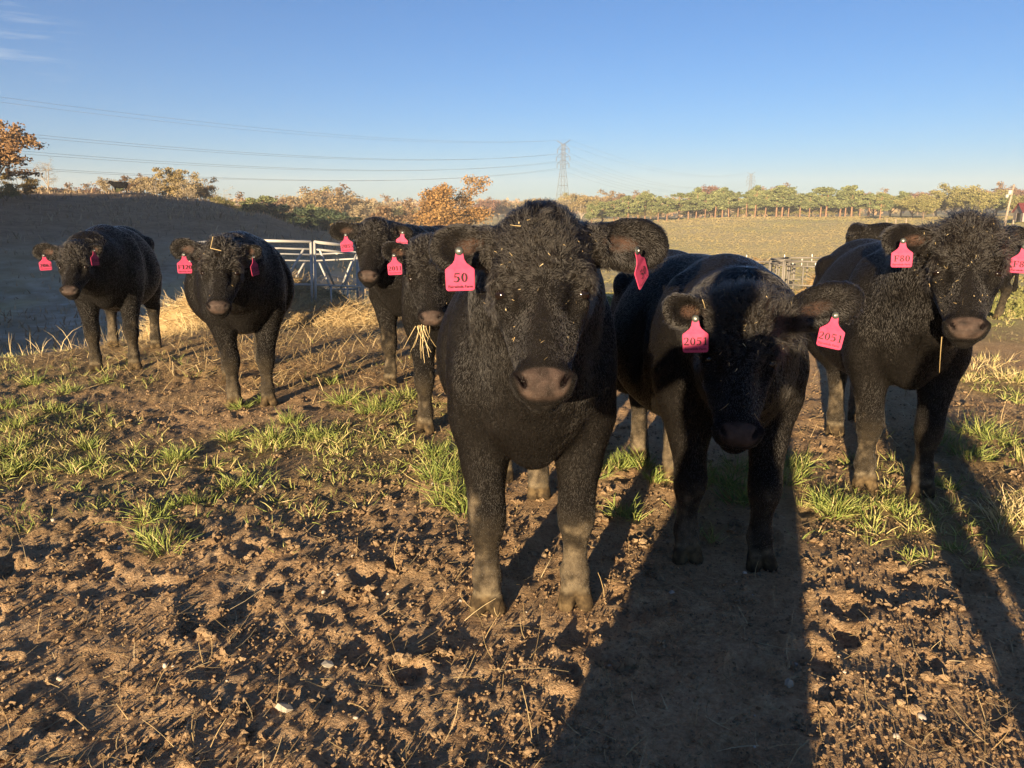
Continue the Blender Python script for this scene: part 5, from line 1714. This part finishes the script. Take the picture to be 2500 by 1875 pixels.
def build_grass():
    rnd = np.random.default_rng(52)
    gm = N('grass_blades', .6, .25)
    gm.color(gm.ramp(gm.attr('tint'), [(0, (.085, .125, .027)), (.4, (.20, .25, .058)), (.62, (.32, .315, .10)), (.8, (.48, .38, .18)), (1, (.58, .46, .25))]))
    gm.b.inputs['Subsurface Weight'].default_value = 0.0
    key = [(370, 1265, 1.1), (420, 1240, .9), (475, 1245, 1.0), (380, 1345, 1.2), (350, 1320, .7), (590, 1190, 1.2), (430, 1120, 1), (190, 1150, .9), (20, 1110, 1.5), (40, 1150, 1.3), (210, 1095, .8), (560, 1070, 1), (650, 1075, 1.3), (760, 1070, 1.3), (700, 1030, 1), (850, 985, 1.5), (900, 1010, 1.2), (935, 1000, 1.4), (980, 975, 1.2), (800, 940, 1.0), (1090, 1180, 1.5), (1120, 1210, 1.6), (1145, 1120, 1.4), (1060, 1110, 1.2), (1135, 1245, 1.2), (1100, 1150, 1.2), (1110, 1070, 1), (1470, 1140, 1.4), (1440, 1170, 1.2), (1530, 1265, 1.0), (1500, 1140, 1), (1560, 1140, 1.2), (1450, 1110, 1.2), (1750, 1190, 1.5), (1800, 1220, 1.4), (1780, 1150, 1.4), (1720, 1170, 1.3), (1900, 1180, 1.4), (1930, 1140, 1.2), (2000, 1240, 1.0), (2040, 1250, 1.1), (2060, 1240, .8), (1960, 1170, 1), (2300, 1090, 1.4), (2400, 1070, 1.5), (2350, 1120, 1.3), (2450, 1090, 1.4), (2480, 1130, 1.2), (2215, 1360, .45), (2280, 1190, .9), (60, 1040, 1.3), (120, 1010, 1.2), (30, 1000, 1.3), (160, 960, 1.1), (90, 940, 1.2), (250, 940, 1.0), (650, 985, .9), (580, 1000, .9), (1540, 1130, 1.1), (1600, 1170, .9), (2330, 1340, .5)]
    P, D, L, W, T = [], [], [], [], []
    def tuft(x, y, size, green, nb):
        z = float(base_height(np.array([x]), np.array([y]))[0])
        a = rnd.uniform(0, 6.28, nb); o = np.abs(rnd.normal(0, .85, nb)) + .18
        r_ = rnd.uniform(0, .05, nb) * size
        P.append(np.stack([x + np.cos(a) * r_, y + np.sin(a) * r_, np.full(nb, z - .005)], -1))
        D.append(np.stack([np.cos(a) * o, np.sin(a) * o, np.ones(nb)], -1))
        L.append(rnd.uniform(.055, .16, nb) * size); W.append(rnd.uniform(.0035, .0065, nb) * (.75 + .05 * y))
        T.append(np.clip(rnd.normal(.38, .18, nb) + (1 - green) * .38, 0, 1))
    for u, v, sz in key:
        p = gnd(u, v)
        for k in range(3):
            tuft(p[0] + rnd.normal(0, .035) * sz, p[1] + rnd.normal(0, .03) * sz, sz * rnd.uniform(.75, 1.12), 1.0, int(30 * sz) + 8)
    # the general sward, thicker to the left edge and in the right field
    n = 11000
    x, y = scatter_xy(n, rnd, 3.0, 15.0, 1.25, .80)
    pr = green_mask(x, y)
    keep = rnd.uniform(0, 1, n) < pr ** 1.8 * .85
    for xx, yy, g_ in zip(x[keep], y[keep], pr[keep]):
        tuft(xx, yy, rnd.uniform(.45, .95), .25 + .75 * vnoise(np.array([xx / 1.2]), np.array([yy / 1.2]), seed=6)[0] * .5 + .3, rnd.integers(8, 16))
    # tan bunches on the right and seed stalks along the left edge
    for u, v in ((2480, 1260), (2450, 1290), (2495, 1230), (2440, 920), (2400, 905), (2480, 930), (2420, 890), (2360, 930)):
        p = gnd(u, v)
        for k in range(5): tuft(p[0] + rnd.normal(0, .07), p[1] + rnd.normal(0, .06), rnd.uniform(.9, 1.5), -.25, 20)
    for k in range(90):
        x0 = rnd.uniform(-6.6, -3.4); y0 = rnd.uniform(8.6, 10.2)
        z0 = float(base_height(np.array([x0]), np.array([y0]))[0])
        P.append(np.array([[x0, y0, z0]])); D.append(np.array([[rnd.normal(0, .2), rnd.normal(0, .2), 1.0]])); L.append(np.array([rnd.uniform(.2, .55)])); W.append(np.array([.006])); T.append(np.array([.9]))
    P, D, L, W, T = [np.concatenate(a) for a in (P, D, L, W, T)]
    V, F, m = strips(P, D, L, W, rnd, .45, 3)
    V = V.reshape(-1, m, 3)
    V[:, -2] = V[:, -1] = (V[:, -2] + V[:, -1]) / 2 + 0
    # blades droop toward their tips
    tt = np.repeat(np.linspace(0, 1, m // 2), 2) ** 2
    V[:, :, 2] -= tt[None] * (L * .22)[:, None]
    o = add('grass', mesh_data('grass', V.reshape(-1, 3), F, gm.m, False, {'tint': np.repeat(T, m)}))
    tag(o, 'green and straw-coloured grass tufts in the trampled pasture', 'grass', kind='stuff')
    # rough dry growth on the shaded hillside
    n = 15000
    az = np.radians(rnd.uniform(-38, -9, n)); d = 22 + 94 * rnd.uniform(0, 1, n) ** .8
    x, y = np.sin(az) * d, np.cos(az) * d
    k = rnd.uniform(0, 1, n) < .25 + .75 * sstep(-.1, .5, fbm(x / 7, y / 7, 2, 19))
    x, y = x[k], y[k]; n = len(x)
    P = np.stack([x, y, ground_z(x, y) - .03], -1)
    D = np.stack([rnd.normal(0, .35, n), rnd.normal(0, .35, n), np.ones(n)], -1)
    V, F, m = strips(P, D, rnd.uniform(.12, .42, n), rnd.uniform(.03, .10, n), rnd, .3, 2)
    nw = 1500
    aw = np.radians(rnd.uniform(-37, -13, nw)); dw = rnd.uniform(70, 117, nw)
    xw, yw = np.sin(aw) * dw, np.cos(aw) * dw
    kw = vnoise(xw / 5, yw / 5, seed=29) > -.1
    xw, yw = xw[kw], yw[kw]; nw = len(xw)
    Vw, Fw, m = strips(np.stack([xw, yw, ground_z(xw, yw) - .03], -1), np.stack([rnd.normal(0, .3, nw), rnd.normal(0, .3, nw), np.ones(nw)], -1), rnd.uniform(.25, .7, nw), rnd.uniform(.05, .16, nw), rnd, .3, 2)
    F = np.concatenate([F, Fw + len(V)]); V = np.concatenate([V, Vw]); n = n + nw
    hm = N('hill_growth', .9, .1); hm.color(hm.ramp(hm.attr('tint'), [(0, (.17, .12, .075)), (.5, (.28, .21, .135)), (1, (.42, .34, .23))]))
    o = add('dry_brush', mesh_data('dry_brush', V, F, hm.m, False, {'tint': np.repeat(rnd.uniform(0, 1, n), m)}))
    tag(o, 'rough dry grass and weeds on the shaded hillside', 'grass', kind='stuff')


def build_field_grass():
    """standing grass of the pasture beyond the mud: blades catch the low sun that the flat earth does not"""
    rnd = np.random.default_rng(66)
    n = 105000
    az = np.radians(rnd.uniform(-12, 37, n))
    d = 1 / rnd.uniform(1 / 270., 1 / 13., n)
    d = np.where(rnd.uniform(0, 1, n) < .62, 70 + 195 * rnd.uniform(0, 1, n) ** 1.2, d)
    x, y = np.sin(az) * d, np.cos(az) * d
    P = np.stack([x, y, base_height(x, y) + .22 * fbm(x / 14.0, y / 14.0, 3, 71) * sstep(18, 50, d) - .02], -1)
    D = np.stack([rnd.normal(0, .5, n), rnd.normal(0, .5, n), np.ones(n)], -1)
    V, F, m = strips(P, D, rnd.uniform(.6, 1.3, n) * (.05 + .00022 * d), rnd.uniform(.6, 1.4, n) * (.02 + .0026 * d), rnd, .35, 1)
    m_ = N('field_grass', .8, .15)
    m_.color(m_.ramp(m_.attr('tint'), [(0, (.14, .14, .05)), (.4, (.185, .165, .068)), (.7, (.215, .175, .078)), (1, (.245, .195, .095))]))
    t = np.clip(.55 + .35 * fbm(x / 25, y / 25, 3, 33) + rnd.normal(0, .06, n) - .35 * (d < 30), 0, 1)
    o = add('pasture_grass', mesh_data('pasture_grass', V, F, m_.m, False, {'tint': np.repeat(t, m)}))
    tag(o, 'short yellow-green pasture grass over the far sunlit field', 'grass', kind='stuff')


def wisp(name, p, n, length, label, seed, spread=.012, drop=1.0):
    rnd = np.random.default_rng(seed)
    P = np.asarray(p) + rnd.normal(0, spread, (n, 3)) * [1, .6, .3]
    D = np.stack([rnd.normal(0, .25, n), rnd.normal(0, .2, n), -np.ones(n) * drop], -1)
    V, F, m = strips(P, D, rnd.uniform(.4, 1.1, n) * length, np.full(n, .004), rnd, .3, 4)
    tag(add(name, mesh_data(name, V, F, M_straw, False, {'tint': np.repeat(rnd.uniform(.5, 1, n), m)})), label, 'hay')


def build_wisps():
    wisp('hay_wisp', at(1030, 795, 4.62), 15, .20, 'wisp of dry hay hanging from the mouth of cow 2011', 3, .014)
    wisp('straw', at(2300, 822, 3.1), 1, .16, 'single straw hanging from the jaw of cow F80', 9, .001)
    rnd = np.random.default_rng(4)
    a, b, c_ = at(520, 578, 5.2), at(514, 606, 5.16), at(540, 612, 5.14)
    mb = MB(); mb.tube([a, b, c_], [.0028, .0026, .002], 5)
    o = mb.build('straw', M_straw)
    at0 = o.data.attributes.new('tint', 'FLOAT', 'POINT'); at0.data.foreach_set('value', np.full(len(o.data.vertices), .55, np.float32))
    tag(o, 'bent straw lying on the poll of cow F120', 'straw')


# ------------------------------------------------------------------ the two people whose shadows fall across the mud
def person(name, x, y, hgt, yaw, coat, label, arms):
    s = hgt / 1.78
    f = Field(np.arange(-.55, .55, .017), np.arange(-.40, .75, .017), np.arange(-.02, 1.95 * s, .017))
    hw_ = coat * .5
    # legs, boots
    for sg in (1, -1):
        hx = sg * (hw_ - .10)
        f.chain([(sg * .10, 0, .90 * s), (hx * .8 + sg * .02, .02, .50 * s), (hx, -.01, .10 * s)], [.105, .075, .055], .03)
        f.ell((hx, .06, .05), (.05, .14, .05), .03)
    f.ell((0, 0, .95 * s), (.20, .135, .17), .05)
    f.ell((0, 0, 1.20 * s), (.20, .125, .26), .06)
    f.ell((0, 0, 1.40 * s), (.235, .11, .10), .05)
    # coat skirt
    if coat > .5:
        for k in range(6):
            z = (.32 + .1 * k) * s
            f.ell((0, 0, z), (hw_ - .018 * k * (coat - .4) / .3, .15, .11), .05)
    f.cone((0, 0, 1.46 * s), (0, .01, 1.56 * s), .062, .058, .03)
    f.ell((0, .015, 1.665 * s), (.078, .098, .118), .02)
    f.ell((0, -.005, 1.70 * s), (.088, .105, .10), .02)
    f.ell((0, .115, 1.655 * s), (.014, .02, .022), .012)
    for sg in (1, -1):
        f.ell((sg * .08, .0, 1.655 * s), (.012, .02, .032), .01)
        f.ell((sg * .033, .102, 1.685 * s), (.016, .012, .010), .006, None, True)
    f.ell((0, .108, 1.605 * s), (.028, .012, .006), .005, None, True)
    for sg, (el, ha) in zip((1, -1), arms):
        el = np.array(el); ha = np.array(ha)
        f.chain([(sg * .21, 0, 1.41 * s), el, ha], [.062, .05, .034], .03)
        dv = unit(ha - el)
        pal = ha + dv * .05
        f.ell(pal, (.040, .045, .045), .02)
        sd = unit(np.cross(dv, [0, 0, 1.0]))
        for i in range(4):
            b0 = pal + sd * (.027 - .018 * i) * 1.0 + dv * .03
            b1 = b0 + dv * (.030 + .006 * (i in (1, 2))); b2 = b1 + dv * .012 + np.array([0, 0, -.026])
            f.chain([b0, b1, b2], [.0105, .010, .009], .004)
        f.chain([pal - sd * .03, pal - sd * .055 + dv * .02, pal - sd * .052 + dv * .05], [.013, .011, .009], .008)
    V, Q = f.mesh()
    V = relax(V, Q, 1, .4)
    skin = sstep(1.52 * s, 1.54 * s, V[:, 2]) * (1 - sstep(1.70 * s, 1.72 * s, V[:, 2] + .6 * (V[:, 1] < 0)))
    for el, ha in arms:
        skin = np.maximum(skin, 1 - sstep(.10, .12, np.linalg.norm(V - (np.array(ha) + unit(np.array(ha) - np.array(el)) * .07), axis=1)))
    m = N('clothes_and_skin', .85, .2)
    m.color(m.mix(m.attr('skin'), m.ramp(m.noise(8), [(.3, (.035, .045, .07)), (.7, (.06, .07, .10))]), m.ramp(m.noise(12), [(.3, (.45, .27, .19)), (.7, (.55, .34, .25))])))
    z = float(base_height(np.array([x]), np.array([y]))[0])
    root = empty('person', (x, y, z), yaw)
    add('body', mesh_data('person_body', V, Q, m.m, True, {'skin': skin}), root)
    tag(root, label, 'person')
    return root


def build_people():
    person('person', -.42, -.58, 1.80, R(-14), .74, 'person in a long dark coat holding up a phone, casting the wide shadow', [((.33, .18, 1.28), (.20, .47, 1.42)), ((-.36, .16, 1.26), (-.02, .46, 1.40))])
    ph = MB(); ph.box((0, -.035, 1.495), (.150, .008, .072)); ph.build('phone', M_button)
    tag(bpy.data.objects['phone'], 'black phone held up level in both hands', 'phone')
    person('person', .80, -.40, 1.72, R(-20), .40, 'person standing with arms down, casting the narrow shadow toward cow F80', [((.27, .02, 1.10), (.25, .10, .84)), ((-.27, .02, 1.10), (-.25, .10, .84))])


# ------------------------------------------------------------------ build everything
herd()
build_ground()
build_trees()
build_power()
build_posts()
build_feeders()
for c_ in COWS: cow(c_)
build_litter()
build_grass()
build_field_grass()
build_wisps()
build_people()

# ------------------------------------------------------------------ thin morning haze over the whole place
def build_haze():
    mb = MB(); mb.box((0, 420, 22), (2300, 1900, 66))
    m = bpy.data.materials.new('haze'); m.use_nodes = True
    nt = m.node_tree; nt.nodes.clear()
    o_ = nt.nodes.new('ShaderNodeOutputMaterial'); v_ = nt.nodes.new('ShaderNodeVolumePrincipled')
    v_.inputs['Color'].default_value = (.86, .90, .95, 1); v_.inputs['Density'].default_value = .0005; v_.inputs['Anisotropy'].default_value = 0.0
    nt.links.new(v_.outputs[0], o_.inputs['Volume'])
    tag(mb.build('haze', m), 'thin bluish morning haze over the pasture', 'haze', kind='stuff')


build_haze()
